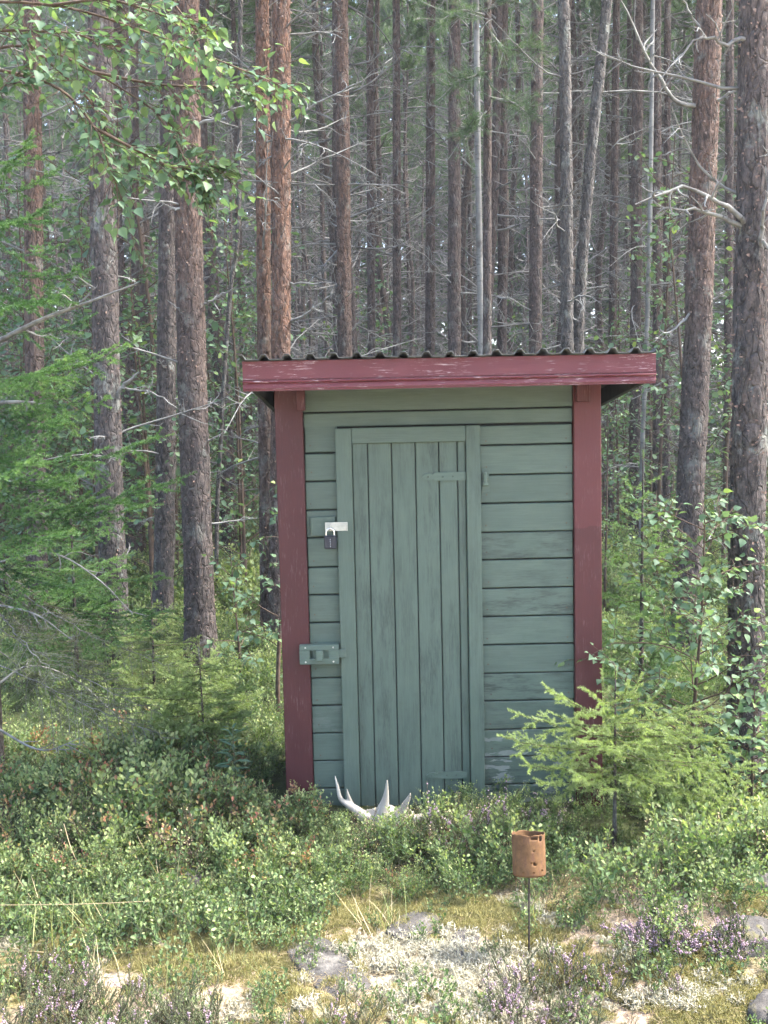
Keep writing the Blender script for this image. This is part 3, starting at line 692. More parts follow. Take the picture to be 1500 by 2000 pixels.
def flakes_mesh(name, C_, s, rr, rng, n, zmax, mat):
    z = rng.uniform(.2, zmax, n)**1.0; a = rng.uniform(0, 2*math.pi, n)
    c = np.stack([np.interp(z, s, C_[:, k]) for k in range(3)], 1); r = np.interp(z, s, rr)
    rad = np.stack([np.cos(a), np.sin(a), 0*a], 1); tan = np.stack([-np.sin(a), np.cos(a), 0*a], 1); up = np.array([0, 0, 1.0])
    sz = rng.uniform(.004, .010, n)[:, None]; lift = rng.uniform(.5, 1.4, n)[:, None]; sg = rng.choice([-1, 1], n)[:, None]
    p = c + rad*(r+.002)[:, None]
    upv = up*rng.uniform(.6, 1.8, n)[:, None]
    t2 = tan*sg
    V = np.stack([p-upv*sz*.6, p+upv*sz*.6, p+t2*sz+upv*sz*.5+rad*sz*lift*.5, p+t2*sz-upv*sz*.4+rad*sz*lift*.5, p+t2*sz*1.5+rad*sz*lift*1.5+upv*sz*.1], 1).reshape(-1, 3)
    b = np.arange(n)[:, None]*5
    mb = MB().add(V, np.concatenate([b+0, b+3, b+2, b+1], 1), np.repeat(rng.random(n), 5))
    mb.f.append(np.concatenate([b+3, b+4, b+2], 1)); mb.fm.append(np.zeros(n, int))
    return mb.mesh(name, mat, True)
def tufts(pos, dirs, rng, n, ln, wd):
    N = len(pos)*n; k = np.repeat(np.arange(len(pos)), n)
    nd = unit(dirs[k]*rng.uniform(.2, 1.2, (N, 1)) + rng.normal(0, .62, (N, 3)))
    side = unit(np.cross(nd, rng.normal(size=(N, 3)))); p = pos[k] - dirs[k]*rng.uniform(0, .6, (N, 1))*ln
    l = (ln*rng.uniform(.7, 1.1, N))[:, None]
    V = np.stack([p-side*wd*.5, p+side*wd*.5, p+nd*l], 1).reshape(-1, 3)
    return V, np.arange(3*N).reshape(-1, 3), np.repeat(np.repeat(rng.normal(.5, .2, len(pos)), n), 3)
def pine_limb(rng, p, d, L, pc, ends):
    pts = walk(rng, p, d, L, 6, .12, .05); pc.line(pts, .012+.008*L, .004)
    for _ in range(int(5+5*L)):
        u = rng.uniform(.35, 1)*(len(pts)-1); i = min(int(u), len(pts)-2); q = pts[i]+(pts[i+1]-pts[i])*(u-i)
        dd = unit(unit(pts[i+1]-pts[i])*.7+rng.normal(0, .6, 3)+np.array([0, 0, .25]))
        t = walk(rng, q, dd, rng.uniform(.15, .45), 3, .2, .08); pc.line(t, .006, .003)
        for v in t[1:]: ends.append((v, unit(t[-1]-t[0])))
    ends.append((pts[-1], unit(pts[-1]-pts[-2])))
def crown_mesh(name, seed, z0, z1, rad, nl, ln=.13, wd=.011, per=30):
    rng = np.random.default_rng(seed); pc = Pieces(); ends = []
    for _ in range(nl):
        z = rng.uniform(z0, z1); a = rng.uniform(0, 2*math.pi); f = (z-z0)/(z1-z0)
        L = rad*rng.uniform(.6, 1.1)*math.sqrt(max(.12, 1-f**1.5))
        pine_limb(rng, (0, 0, z), (math.cos(a), math.sin(a), .15+.5*f), L, pc, ends)
    V, F = sticks(np.array(pc.a), np.array(pc.b), np.array(pc.ra), np.array(pc.rb), 3)
    mb = MB().add(V, F, m=1)
    mb.add(*tufts(np.array([e[0] for e in ends]), np.array([e[1] for e in ends]), rng, per, ln, wd))
    return mb.mesh(name, [M_pine, M_twig_dark])
CROWNS = [crown_mesh('crown', 100+k, 9.0, 15.5, 1.8, 27) for k in range(4)]

def near_tree(name, label, cat, Y, line, wpx, mat, seed, H=13, nfl=500, branches=(), stubs=10, crown=True, group=None, sides=48, amp=.0062, furrow=1.0, flmat=None, taper=.055):
    """line: pixel centre line from the ground up; wpx: trunk width in pixels at eye height"""
    rng = np.random.default_rng(seed)
    b = P(line[0][0], line[0][1], Y); base = np.array([b[0], Y, gh(b[0], Y)])
    pts = [base] + [P(x, y, Y) for x, y in line[1:]]
    root = thing(name, label, cat, base, group=group)
    path = trunk_path(np.array(pts), H) - base
    r0 = wpx/FPX*Y/2
    def r_at(z): return max(r0*(1.06 - taper*z*.6)*(1+.38*math.exp(-max(z-.12, 0)/.16)), .02)
    me, C_, s, rr = trunk_mesh('trunk', path, r_at, mat, sides, .022, 2.2+Y*.45, amp, seed, furrow)
    link('trunk', me, root)
    if nfl: link('bark_flakes', flakes_mesh('bark_flakes', C_, s, rr, rng, nfl, 2.0+Y*.42, flmat or M_flake), root, kind='stuff')
    for br in branches:
        rad, kids, poly_px = br[0], br[1], br[2]; bm_ = br[3] if len(br) > 3 else M_twig
        p3 = np.array([P(q[0], q[1], Y+(q[2] if len(q) > 2 else 0)) for q in poly_px]) - base
        pc = Pieces(); pts_ = poly(p3, 12)
        pts_[1:-1] += rng.normal(0, .006, (10, 3))
        dead_branch(rng, pc, pts_, rad, kids, 0, .35, .28); link('branch', pc.mesh('branch', bm_, 5), root)
    for k in range(stubs):
        z = rng.uniform(.9, 2.0+Y*.45); a = rng.uniform(0, 2*math.pi); c = np.array([np.interp(z, s, C_[:, i]) for i in range(3)])
        d = np.array([math.cos(a), math.sin(a), rng.uniform(-.1, .5)]); pc = Pieces()
        q = walk(rng, c+d*r0*.6, d, rng.choice([.08, .2, .5, .9, 1.3])*rng.uniform(.7, 1.2), 7, .15)
        dead_branch(rng, pc, q, .009, 6, 0, .4, .25); link('branch', pc.mesh('branch', M_twig, 4), root)
    if crown:
        o = link('crown', CROWNS[seed % 4], root, path[-1]*np.array([.8, .8, 0])); o.scale = (1, 1, H/14)
    return root
near_tree('pine_tree', 'tall reddish-brown pine left of the shed with whorl of snapped branches and sunlit edge', 'tree', 7.9,
    [(392, 1300), (388, 1100), (374, 700), (364, 200), (362, 0)], 56, M_bark, 11, nfl=900, stubs=12, branches=[
    (.016, 2, [(370, 412), (345, 408, -.1), (308, 392, -.15)]), (.014, 3, [(385, 415), (410, 416, -.1), (455, 402, -.2)]),
    (.014, 3, [(388, 600), (425, 580, -.1), (462, 560, -.2)]), (.016, 5, [(372, 250), (410, 235, -.1), (485, 203, -.2)]), (.010, 2, [(372, 610), (345, 600, -.1), (325, 585, -.1)])])
near_tree('pine_tree', 'dark grey pine trunk just behind the big sunlit pine on its left', 'tree', 8.9,
    [(319, 1290), (322, 1000), (326, 650), (330, 300), (334, 0)], 38, M_bark_ash, 12, nfl=300, stubs=12)
near_tree('pine_tree', 'grey-brown pine behind the spruce boughs with a broken pale limb at shoulder height', 'tree', 7.4,
    [(236, 1320), (217, 1050), (207, 650), (199, 300), (196, 0)], 50, M_bark_ash, 13, nfl=500, stubs=16, branches=[
    (.022, 0, [(222, 775), (245, 750, -.1), (272, 727, -.15)]), (.010, 7, [(230, 758), (290, 765, -.15), (355, 805, -.2)]),
    (.011, 6, [(200, 380), (140, 350, -.1), (60, 330, -.2)]), (.012, 6, [(205, 240), (260, 225, -.1), (330, 180, -.2)])])
near_tree('pine_tree', 'reddish pine trunk nearest the left edge of the picture behind spruce boughs', 'tree', 8.7,
    [(78, 1270), (70, 900), (66, 500), (62, 0)], 36, M_bark, 14, nfl=350, stubs=12)
near_tree('pine_tree', 'left one of the twin orange pines rising behind the shed roof corner', 'tree', 8.3,
    [(526, 1330), (521, 1000), (516, 650), (512, 0)], 28, M_bark_orange, 15, nfl=500, stubs=14)
near_tree('pine_tree', 'right one of the twin orange pines, sunlit, rising behind the shed roof corner', 'tree', 8.15,
    [(545, 1335), (545, 1000), (549, 650), (550, 0)], 37, M_bark_orange, 16, nfl=700, stubs=14, branches=[
    (.012, 6, [(560, 240), (640, 190, -.2), (745, 140, -.4)]), (.011, 1, [(565, 552), (610, 552, -.2), (652, 550, -.3)]), (.014, 4, [(566, 630), (610, 605, -.2), (655, 570, -.3)])])
near_tree('pine_tree', 'slim purple-brown pine rising behind the left third of the shed roof', 'tree', 10.3,
    [(680, 1130), (674, 700), (670, 300), (667, 0)], 28, M_bark, 17, nfl=350, stubs=14, branches=[
    (.014, 0, [(682, 330), (690, 300, -.1), (699, 286, -.15)]), (.010, 6, [(685, 450), (715, 435, -.1), (750, 415, -.2)]), (.010, 5, [(687, 645), (710, 620, -.1), (735, 595, -.2)])])
near_tree('pine_tree', 'big orange-brown pine behind the birch sapling right of the shed', 'tree', 7.6,
    [(1338, 1300), (1346, 1000), (1361, 690), (1374, 350), (1385, 0)], 52, M_bark, 18, nfl=900, stubs=5, branches=[
    (.020, 5, [(1362, 208), (1318, 195, -.15), (1270, 120, -.3), (1200, -20, -.5)]), (.018, 3, [(1388, 210), (1415, 190, -.1), (1445, 165, -.2)]),
    (.014, 3, [(1380, 80), (1350, 30, -.1), (1325, -20, -.2)]), (.012, 6, [(1360, 600), (1320, 640, -.1), (1280, 660, -.2)]), (.012, 5, [(1382, 590), (1410, 575, -.1), (1440, 560, -.2)])])
near_tree('pine_tree', 'thick pine trunk cut by the right edge of the picture with crooked dead limbs', 'tree', 5.15,
    [(1455, 1560), (1458, 1100), (1466, 690), (1473, 350), (1477, 0)], 66, M_bark_ash, 19, nfl=1100, stubs=2, branches=[
    (.017, 7, [(1462, 448, -.02), (1438, 415, -.08), (1395, 385, -.15), (1330, 368, -.2), (1240, 400, -.3)]), (.014, 8, [(1455, 445, -.02), (1400, 420, -.1), (1350, 408, -.15), (1288, 408, -.2)]),
    (.012, 8, [(1460, 78, -.02), (1410, 82, -.1), (1365, 75, -.15), (1290, 155, -.25)]), (.012, 7, [(1485, 480, -.08), (1495, 400, -.2), (1505, 300, -.25)]), (.010, 5, [(1488, 470, -.1), (1520, 500, -.2), (1560, 520, -.25)])])
near_tree('birch_tree', 'straight grey lichen-covered trunk rising behind the right half of the shed roof', 'tree', 8.6,
    [(1112, 1200), (1108, 690), (1106, 300), (1101, 0)], 24, M_bark_grey, 20, nfl=150, stubs=6, sides=30, flmat=M_twig)
near_tree('birch_tree', 'leaning grey lichen-covered trunk forking away right behind the shed roof', 'tree', 8.75,
    [(1120, 1200), (1128, 690), (1150, 350), (1186, 0)], 22, M_bark_grey, 21, nfl=150, stubs=6, sides=30, flmat=M_twig, crown=False)
near_tree('birch_tree', 'slender white birch stem rising behind the middle of the shed roof', 'tree', 10.5,
    [(943, 1120), (940, 690), (934, 350), (930, 0)], 13, M_birchbark, 22, nfl=0, stubs=6, sides=20, amp=.001, crown=False)
near_tree('birch_tree', 'thin pale crooked birch stem between the big pine and the twin pines', 'tree', 9.4,
    [(423, 1240), (424, 1000), (432, 850), (440, 700), (452, 550), (466, 430), (470, 0)], 8, M_bark_grey, 23, nfl=0, stubs=5, sides=16, amp=.0012, crown=False)
near_tree('birch_tree', 'thin pale birch stem behind the sapling, right of the shed corner board', 'tree', 10.2,
    [(1252, 1180), (1254, 900), (1262, 690), (1270, 400), (1275, 0)], 9, M_birchbark, 24, nfl=0, stubs=5, sides=16, amp=.001, crown=False)
mids = [(777, 12.5, 17, 774, 'slim pine trunk behind the shed roof between the purple-brown pine and the birch'), (838, 13.5, 20, 842, 'brown pine trunk behind the middle of the shed roof, left of the white birch'),
        (887, 11.2, 26, 888, 'stout pine trunk immediately left of the white birch stem behind the roof'), (978, 13, 19, 984, 'pine trunk immediately right of the white birch stem behind the roof'),
        (1042, 11, 26, 1050, 'purple-grey pine trunk left of the lichen-covered pair behind the roof'), (1190, 13.5, 16, 1204, 'slim dark pine right of the leaning grey trunk'),
        (1238, 12.5, 22, 1246, 'reddish pine trunk standing above the right end of the shed roof'), (1284, 12.3, 18, 1283, 'left pine of a close pair just right of the roof end'), (1300, 12.8, 15, 1304, 'right pine of a close pair just right of the roof end'),
        (268, 12.0, 17, 262, 'slim reddish pine between the grey pine and the dark trunk on the left'), (728, 13.5, 16, 722, 'slim pine trunk just right of the purple-brown pine'), (1420, 11.5, 17, 1426, 'slim pine between the two thick pines at the right edge')]
for k, (xb, Y, wd, xt, lab) in enumerate(mids):
    near_tree('pine_tree', lab, 'tree', Y, [(xb, 1080), (xb+.4*(xt-xb), 690), (xt, 0)], wd, M_bark_far, 40+k, nfl=200, stubs=38, sides=24, amp=.004, group=None)

# pine bough with fresh needles hanging into the middle of the picture
def pine_boughs(seed, Y, lines):
    rng = np.random.default_rng(seed); x0 = P(952, 900, Y)[0]
    base = np.array([x0, Y, gh(x0, Y)])
    root = thing('pine_tree', 'slender pine with a fresh light green needle bough above the roof middle', 'tree', base)
    me, C_, s, rr = trunk_mesh('trunk', np.array([(0, 0, -.1), (0, 0, 2), (.02, 0, 5), (.05, 0, 9)]), lambda z: .05*(1-.07*z), M_bark_far, 16, .05, 6, .002, seed)
    link('trunk', me, root)
    for ln in lines:
        pc = Pieces(); ends = []; p3 = poly(np.array([P(x, y, Y+dy) for x, y, dy in ln])-base, 14); pc.line(p3, .012, .004)
        for i in range(3, 14):
            for _ in range(3):
                d = unit(unit(p3[i]-p3[i-1])*.8+rng.normal(0, .55, 3)); t = walk(rng, p3[i], d, rng.uniform(.1, .32), 4, .15, .03); pc.line(t, .004, .0025)
                for v in t[1:]: ends.append((v, unit(t[-1]-t[0])))
        V, F = sticks(np.array(pc.a), np.array(pc.b), np.array(pc.ra), np.array(pc.rb), 4)
        mb = MB().add(V, F, m=1).add(*tufts(np.array([e_[0] for e_ in ends]), np.array([e_[1] for e_ in ends]), rng, 34, .055, .0022))
        link('branch', mb.mesh('branch', [M_pine, M_twig_dark]), root)
pine_boughs(60, 9.2, [[(955, 60, 0), (990, 95, -.2), (1045, 95, -.4)], [(955, 190, 0), (1000, 200, -.2), (1035, 225, -.5)], [(950, 30, 0), (900, 20, -.2), (860, 40, -.4)], [(955, 140, 0), (920, 150, -.3), (880, 165, -.5)], [(955, 20, 0), (985, -10, -.2), (1030, -20, -.4)], [(952, 215, 0), (930, 240, -.2), (905, 265, -.4)]])

# ------------------------------------------------------------------ forest of shared-mesh pines farther back
FT = []
for k in range(5):
    rng = np.random.default_rng(200+k)
    bend = rng.normal(0, .10, (6, 2)); bend[0] = 0; bend[-1] *= 2
    path = np.array([(bend[i, 0], bend[i, 1], z) for i, z in enumerate((-.15, 2, 5, 8, 11.5, 15.5))])
    me, C_, s, rr = trunk_mesh('trunk', path, lambda z: .095*(1-.052*z)*(1+.3*math.exp(-z/.2)), M_bark_far, 12, .10, 12, .006, 300+k)
    pc = Pieces()
    for _ in range(84):
        z = rng.uniform(.9, 12); a = rng.uniform(0, 2*math.pi); c = np.array([np.interp(z, s, C_[:, i]) for i in range(3)])
        L = rng.uniform(.35, 1.7)*(.75+.03*z)
        q = walk(rng, c, (math.cos(a), math.sin(a), rng.uniform(-.25, .45)), L, 7, .13, rng.uniform(-.02, .06)); dead_branch(rng, pc, q, .007+.008*L, 6, 0, .42, .25)
    FT.append((me, pc.mesh('dead_branches', M_twig_dark, 3)))
frng = np.random.default_rng(77); spots = []
while len(spots) < 165:
    Y = 11.5 + 36*frng.random()**.8; xx = frng.uniform(-1, 1)*(.42*Y+1.2)
    if any((xx-a)**2+(Y-b)**2 < (.75+.012*Y)**2 for a, b in spots): continue
    if Y < 14 and abs(xx/Y*2000+750 - 600) < 40: continue
    spots.append((xx, Y))
for _ in range(3000):          # unseen rest of the wood past the right edge, added to shade the view
    if len(spots) >= 235: break
    Y = frng.uniform(10.5, 36); xx = .42*Y+1.2+frng.uniform(0, 13)
    if not any((xx-a)**2+(Y-b)**2 < 1.7 for a, b in spots): spots.append((xx, Y))
for k, (xx, Y) in enumerate(spots):
    t, b = FT[k % 5]; px_ = 750+FPX*xx/Y; zone = 'left of the shed' if px_ < 520 else ('above the shed roof' if px_ < 1240 else ('right of the shed' if px_ < 1500 else 'only outside the view, beyond the right edge')); far_ = 'thin distant' if Y > 26 else 'slender bare-limbed'
    root = thing('pine_tree', far_+' pine in the crowded wood seen '+zone, 'tree', (xx, Y, gh(xx, Y)), (frng.normal(0, .012), frng.normal(0, .012), frng.uniform(0, 6.28)), far_+' pines seen '+zone)
    sc = frng.uniform(.62, 1.15); root.scale = (sc, sc, frng.uniform(.92, 1.15))
    link('trunk', t, root); link('dead_branches', b, root, kind='stuff'); link('crown', CROWNS[k % 4], root)

# the far wood that reads as one mass
def distant_wood():
    rng = np.random.default_rng(88); mb = MB()
    N = 110000; cl = 2600
    cx_ = rng.uniform(-34, 34, cl); cy_ = rng.uniform(46, 66, cl); cz_ = rng.random(cl)**.9*26
    k = rng.integers(0, cl, N); p = np.stack([cx_, cy_, cz_], 1)[k]+rng.normal(0, 1, (N, 3))*np.array([1.5, 1.2, 1.0])
    p[:, 2] = np.maximum(p[:, 2], .3)
    V, F, T = scatter_tpl(np.array([(0, 0, 0), (.3, .45, .08), (0, 1, 0), (-.3, .45, .08)], float), np.array([(0, 1, 2), (0, 2, 3)]), p, unit(rng.normal(size=(N, 3))), unit(rng.normal(size=(N, 3))+np.array([0, 0, .6])), rng.uniform(.4, .85, N), np.clip(rng.normal(.45, .18, cl)[k]+rng.normal(0, .1, N), 0, 1))
    mb.add(V, F, T)
    n = 230; x = rng.uniform(-34, 34, n); y = rng.uniform(45, 58, n)
    mb.add(*sticks(np.stack([x, y, 0*x], 1), np.stack([x+rng.normal(0, .4, n), y, np.full(n, 17.)], 1), .13, .06, 6), m=1)
    n = 6000; x = rng.uniform(-34, 34, n); y = rng.uniform(44, 58, n); z = rng.uniform(1, 16, n); a = rng.uniform(0, 6.28, n); l = rng.uniform(.4, 1.6, n)
    p0 = np.stack([x, y, z], 1); mb.add(*sticks(p0, p0+np.stack([np.cos(a)*l, np.sin(a)*l, rng.normal(.2, .3, n)], 1), .018, .008, 3), m=2)
    o = link('distant_wood', mb.mesh('distant_wood', [M_farleaf, M_bark_far, M_twig_dark]), None, kind='stuff'); tag(o, 'far green wood closing the view between the pine trunks', 'wood')
distant_wood()

# ------------------------------------------------------------------ spruces
def bough(A, B, rng, width=.42, sag=.06, step=.036, tone=.5, every=1, mn=.035, roll=.25, roll_mean=0.0):
    A = np.asarray(A, float); B = np.asarray(B, float); L = np.linalg.norm(B-A); n = max(int(L/.035), 4)
    t = np.linspace(0, 1, n+1)[:, None]; ax_ = A*(1-t)+B*t - np.array([0, 0, 1.0])*sag*4*t*(1-t) + rng.normal(0, .004, (n+1, 3))
    d0 = unit(B-A); sd_ = unit(np.cross(d0, (0, 0, 1.0))); rl = rng.normal(roll_mean*(1 if d0[0] > -.2 else -1), roll); sd_ = unit(sd_*math.cos(rl)+np.cross(sd_, d0)*math.sin(rl)+rng.normal(0, .06, 3))
    seg = []
    def run(p, d, l, lvl, tn, droop):
        m = max(int(l/.045), 1); q = [p]; dd = d; tv = rng.normal(-.08, .12)
        for _ in range(m): dd = unit(dd + rng.normal(0, .06, 3) + np.array([0, 0, droop])); q.append(q[-1]+dd*l/m)
        for i in range(m): seg.append((q[i], q[i+1], tn + tv + .42*((i+1)/m), .0022/(lvl+1)))
        if lvl < 2 and l > .075:
            u = .03
            while u < l*.95:
                i = min(int(u/l*m), m-1); pp = q[i]+(q[i+1]-q[i])*(u/l*m-i); ddx = unit(q[i+1]-q[i])
                sv = unit(np.cross(ddx, (0, 0, 1.0)))
                for sg in (1, -1):
                    l2 = max(.5*(l-u), mn)*rng.uniform(.8, 1.2)
                    run(pp, unit(ddx*.72+sv*sg*.7+np.array([0, 0, -.05])), l2, lvl+1, tn, droop)
                u += step*rng.uniform(.85, 1.2)
    for i in range(n):
        seg.append((ax_[i], ax_[i+1], tone+.3*(i/n)**3, .0035*(1-.6*i/n)))
        ti = i/n
        if ti < .1 or i % every: continue
        dx = unit(ax_[i+1]-ax_[i])
        for sg in (1, -1):
            l = (width*L*(1-ti)**.75*(min(1, ti*3.2)) + .022)*rng.uniform(.65, 1.1)
            run(ax_[i]+rng.random()*(ax_[i+1]-ax_[i]), unit(dx*.68+sd_*sg*.74+np.array([0, 0, rng.normal(-.16, .12)])), l, 1, tone-.05+.1*ti, -.02)
    run(ax_[-1], unit(ax_[-1]-ax_[-2]), .05, 2, tone+.25, .02)
    return seg
def bough_mesh(name, seg, rng, mats, per_m=900, ln=.0135, wd=.0019, r=1.0):
    a = np.array([s_[0] for s_ in seg]); b = np.array([s_[1] for s_ in seg]); t = np.array([s_[2] for s_ in seg]); rr = np.array([s_[3] for s_ in seg])*r
    mb = MB().add(*sticks(a, b, rr, rr*.8, 3), m=1); V, F, T = needles(a, b, rng, per_m, ln, wd, t); mb.add(V, F, np.clip(T, 0, 1))
    return mb.mesh(name, mats)
# large spruce at the left edge
def left_spruce():
    rng = np.random.default_rng(31); Y = 5.2; b = P(-16, 1500, Y); base = np.array([b[0], Y, gh(b[0], Y)])
    root = thing('spruce_tree', 'spruce at the left edge with green boughs reaching towards the shed', 'tree', base)
    me, C_, s, rr = trunk_mesh('trunk', np.array([(0, 0, -.1), (-.02, 0, 1.5), (-.06, 0, 3.5), (-.1, 0, 7)]), lambda z: .058*(1-.1*z) + .012, M_bark_spruce, 20, .04, 5, .0025, 31)
    link('trunk', me, root)
    tips = [(62, 262, -.5, 330), (150, 300, .2, 380), (120, 575, -.7, 560), (95, 395, -.6, 430), (165, 530, -.25, 520), (175, 620, .3, 640), (262, 672, -.2, 735), (150, 690, -.7, 740), (205, 790, -.45, 740), (120, 830, -.8, 800), (322, 852, -.15, 912), (140, 940, -.7, 925), (366, 930, -.1, 1000), (300, 985, -.35, 1000), (130, 1040, -.7, 1030), (322, 1130, -.1, 1085), (180, 1150, -.5, 1090), (340, 1205, -.3, 1150), (110, 480, .35, 480), (60, 900, -.9, 880)]
    for tx, ty, dy, sy in tips:
        A = P(-14, sy, Y)-base; B = P(tx, ty, Y+dy)-base
        link('branch', bough_mesh('branch', bough(A, B, rng, .38, .05, tone=rng.uniform(.12, .46), step=.058, every=3, mn=.05, roll_mean=-.6), rng, [M_spruce, M_bark_spruce], 880, .014, .0044), root)
    for tx, ty, dy, sy in [(330, 1300, -.2, 1150), (250, 1345, .1, 1190), (200, 1250, -.5, 1120), (300, 1390, -.35, 1220), (120, 1330, -.7, 1180), (230, 1440, -.2, 1260), (60, 1240, .2, 1150), (330, 1440, -.4, 1290), (150, 1210, .3, 1100)]:
        A = P(-14, sy, Y)-base; B = P(tx, ty, Y+dy)-base
        link('branch', bough_mesh('branch', bough(A, B, rng, .36, .02, tone=rng.uniform(.2, .6), step=.07, every=2, roll_mean=-.5), rng, [M_spruce_old, M_twig_dark], 700, .010, .0026, 1.3), root)
    for pl, r_ in (([(-14, 672, 0), (80, 625, -.3), (160, 595, -.5), (272, 552, -.7)], .014), ([(-14, 787, 0), (40, 785, -.2), (84, 788, -.3)], .013), ([(-10, 1420, 0), (80, 1465, -.2), (160, 1440, -.3)], .007), ([(-10, 1340, 0), (60, 1300, .1), (150, 1330, .2), (230, 1400, .2)], .008), ([(-10, 1100, 0), (100, 1080, -.2), (190, 1130, -.3), (260, 1200, -.3)], .007), ([(-10, 1180, 0), (70, 1200, -.3), (140, 1250, -.4)], .007)):
        pc = Pieces(); dead_branch(rng, pc, poly(np.array([P(*q[:2], Y+q[2]) for q in pl])-base, 14), r_, 6 if r_ < .01 else 3, 0, .28, .25); link('branch', pc.mesh('branch', M_twig, 6), root)
    for k in range(14):      # the unseen upper crown
        z = rng.uniform(3.2, 6.6); a = rng.uniform(0, 6.28); l = (7-z)*.3
        A = np.array((-.08, 0, z)); B = A+np.array((math.cos(a)*l, math.sin(a)*l, -.1)); link('branch', bough_mesh('branch', bough(A, B, rng, .4, .04, step=.08, every=4), rng, [M_spruce, M_bark_spruce], 200, .016, .006), root)
left_spruce()
def small_spruce(name_label, X, Y, tips, topz, lean, seed, mat, per=850, trunk_r=.011, tone=.45, needle=.0135, wd=.002, every=1, roll=.3, rm=-.35):
    """tips: (trunk height fraction, tip vector relative to the trunk point)"""
    rng = np.random.default_rng(seed); base = np.array([X, Y, gh(X, Y)])
    root = thing('spruce_sapling', name_label, 'sapling', base)
    link('trunk', MB().add(*tube(poly([(0, 0, -.05), (lean*.4, 0, topz*.45), (lean, 0, topz)], 14), np.linspace(trunk_r, .003, 14), 8)).mesh('trunk', M_bark_spruce, True), root)
    for z, v in tips:
        A = np.array((lean*z/topz, 0, z)); link('branch', bough_mesh('branch', bough(A, A+np.array(v), rng, .46, .015, .056, tone+.25*(z/topz)*.4+rng.normal(0, .05), every, .04, roll, rm), rng, [mat, M_twig_brown], per, needle, wd), root)
    top = [(np.array((lean, 0, topz-.01)), np.array((lean, 0, topz+.05)), tone+.3, .003)]
    link('leader', bough_mesh('leader', top, rng, [mat, M_twig_brown], 1200, needle, wd), root)
    return root
# the spruce sapling before the right corner board
sY = G(1200, 1672)[1]; sX = P(1200, 1672, sY)[0]; s0 = np.array([sX, sY, gh(sX, sY)])
def tipsfrom(lst, s0, sY):
    out = []
    for px, py, dy, tz in lst:
        B = P(px, py, sY+dy)-s0; A = np.array((0, 0, tz)); out.append((tz, B-A))
    return out
stips = tipsfrom([(985, 1440, -.1, .44), (1012, 1392, .1, .50), (1070, 1345, -.05, .58), (1025, 1492, -.15, .38), (1120, 1420, .35, .5),
    (1472, 1502, -.1, .42), (1448, 1438, .12, .47), (1345, 1385, -.1, .56), (1390, 1385, .25, .52), (1400, 1490, -.2, .44), (1090, 1500, -.1, .38), (1420, 1560, .1, .36), 
    (1445, 1640, -.15, .24), (1400, 1600, .2, .27), (1150, 1350, -.1, .64), (1250, 1330, -.1, .66), (1290, 1350, .1, .62), (1175, 1330, .1, .67), (1225, 1345, -.2, .66), (1100, 1450, .3, .46), (1300, 1450, .4, .48), (1060, 1530, .2, .33), (1150, 1450, -.3, .50), (1260, 1450, -.3, .50), (1180, 1390, -.2, .60), (1230, 1390, -.2, .60), (1130, 1520, -.3, .38), (1290, 1530, -.35, .40), (1350, 1430, -.2, .52), (1090, 1400, .1, .55)], s0, sY)
small_spruce('bright yellow-green spruce sapling standing before the right corner board of the shed', sX, sY, stips, .76, .0, 41, M_spruce_y, 1500, .011, .42, .0125, .0030, 2, .16, -.2)
def rnd_tips(rng, topz, spread, n, low=.15):
    out = []
    for k in range(n):
        z = topz*(low+(.97-low)*(k/n)); l = spread*(1-(z/topz))**.7*rng.uniform(.7, 1.1)+.05; a = k*2.4+rng.normal(0, .3)
        out.append((z, (math.cos(a)*l, math.sin(a)*l, l*.18)))
    return out
q = G(402, 1500); small_spruce('thin yellowish spruce sapling left of the shed in front of the big pine', q[0], q[1], rnd_tips(np.random.default_rng(3), .66, .52, 26, .35), .70, -.02, 42, M_spruce_y, 1200, .009, .5, .0125, .0036)
small_spruce('tall light green spruce sapling behind the birch sapling, beside the shed wall', P(1252, 1350, 6.1)[0], 6.1, rnd_tips(np.random.default_rng(4), 1.55, .42, 40, .12), 1.6, 0, 43, M_spruce, 700, .02, .55, .0135, .0032)
small_spruce('spruce sapling cut by the right edge behind the thick pine', P(1530, 1300, 5.9)[0], 5.9, rnd_tips(np.random.default_rng(6), 1.5, .5, 30, .15), 1.55, 0, 44, M_spruce, 800, .02, .4, .0125, .0028)
small_spruce('dark young spruce among the shrubs behind the left boughs', P(150, 1300, 7.0)[0], 7.0, rnd_tips(np.random.default_rng(7), 1.5, .6, 36, .1), 1.55, 0, 45, M_spruce, 700, .02, .3, .014, .0034)
small_spruce('low young spruce at the foot of the grey pine', P(300, 1300, 6.6)[0], 6.6, rnd_tips(np.random.default_rng(8), .75, .5, 24, .1), .8, 0, 46, M_spruce_y, 800, .012, .3, .0125, .0028)

# ------------------------------------------------------------------ birches with leaves
def twig_leaves(rng, pts, out, size, gap=.022, hang=.35):
    """leaves alternately along a twig; out collects (pos, dir, normal, size, tint)"""
    L = np.concatenate([[0], np.cumsum(np.linalg.norm(np.diff(pts, axis=0), axis=1))]); u = L[-1]*.15; sg = 1
    while u < L[-1]*1.01:
        i = min(np.searchsorted(L, u)-1, len(pts)-2); i = max(i, 0); d = unit(pts[i+1]-pts[i]); p = pts[i]+d*(u-L[i])
        sv = unit(np.cross(d, (0, 0, 1.0))+rng.normal(0, .3, 3))*sg; ld = unit(d*.5+sv*.8+np.array([0, 0, -hang])+rng.normal(0, .25, 3))
        pe = p+ld*size*.3; nz = unit(np.array([0, -.25, .9])+rng.normal(0, .38, 3))
        out.append((p, pe, ld, nz, size*rng.uniform(.5, 1.2), np.clip(rng.normal(.5, .2), 0, 1)))
        sg = -sg; u += gap*rng.uniform(.7, 1.5)
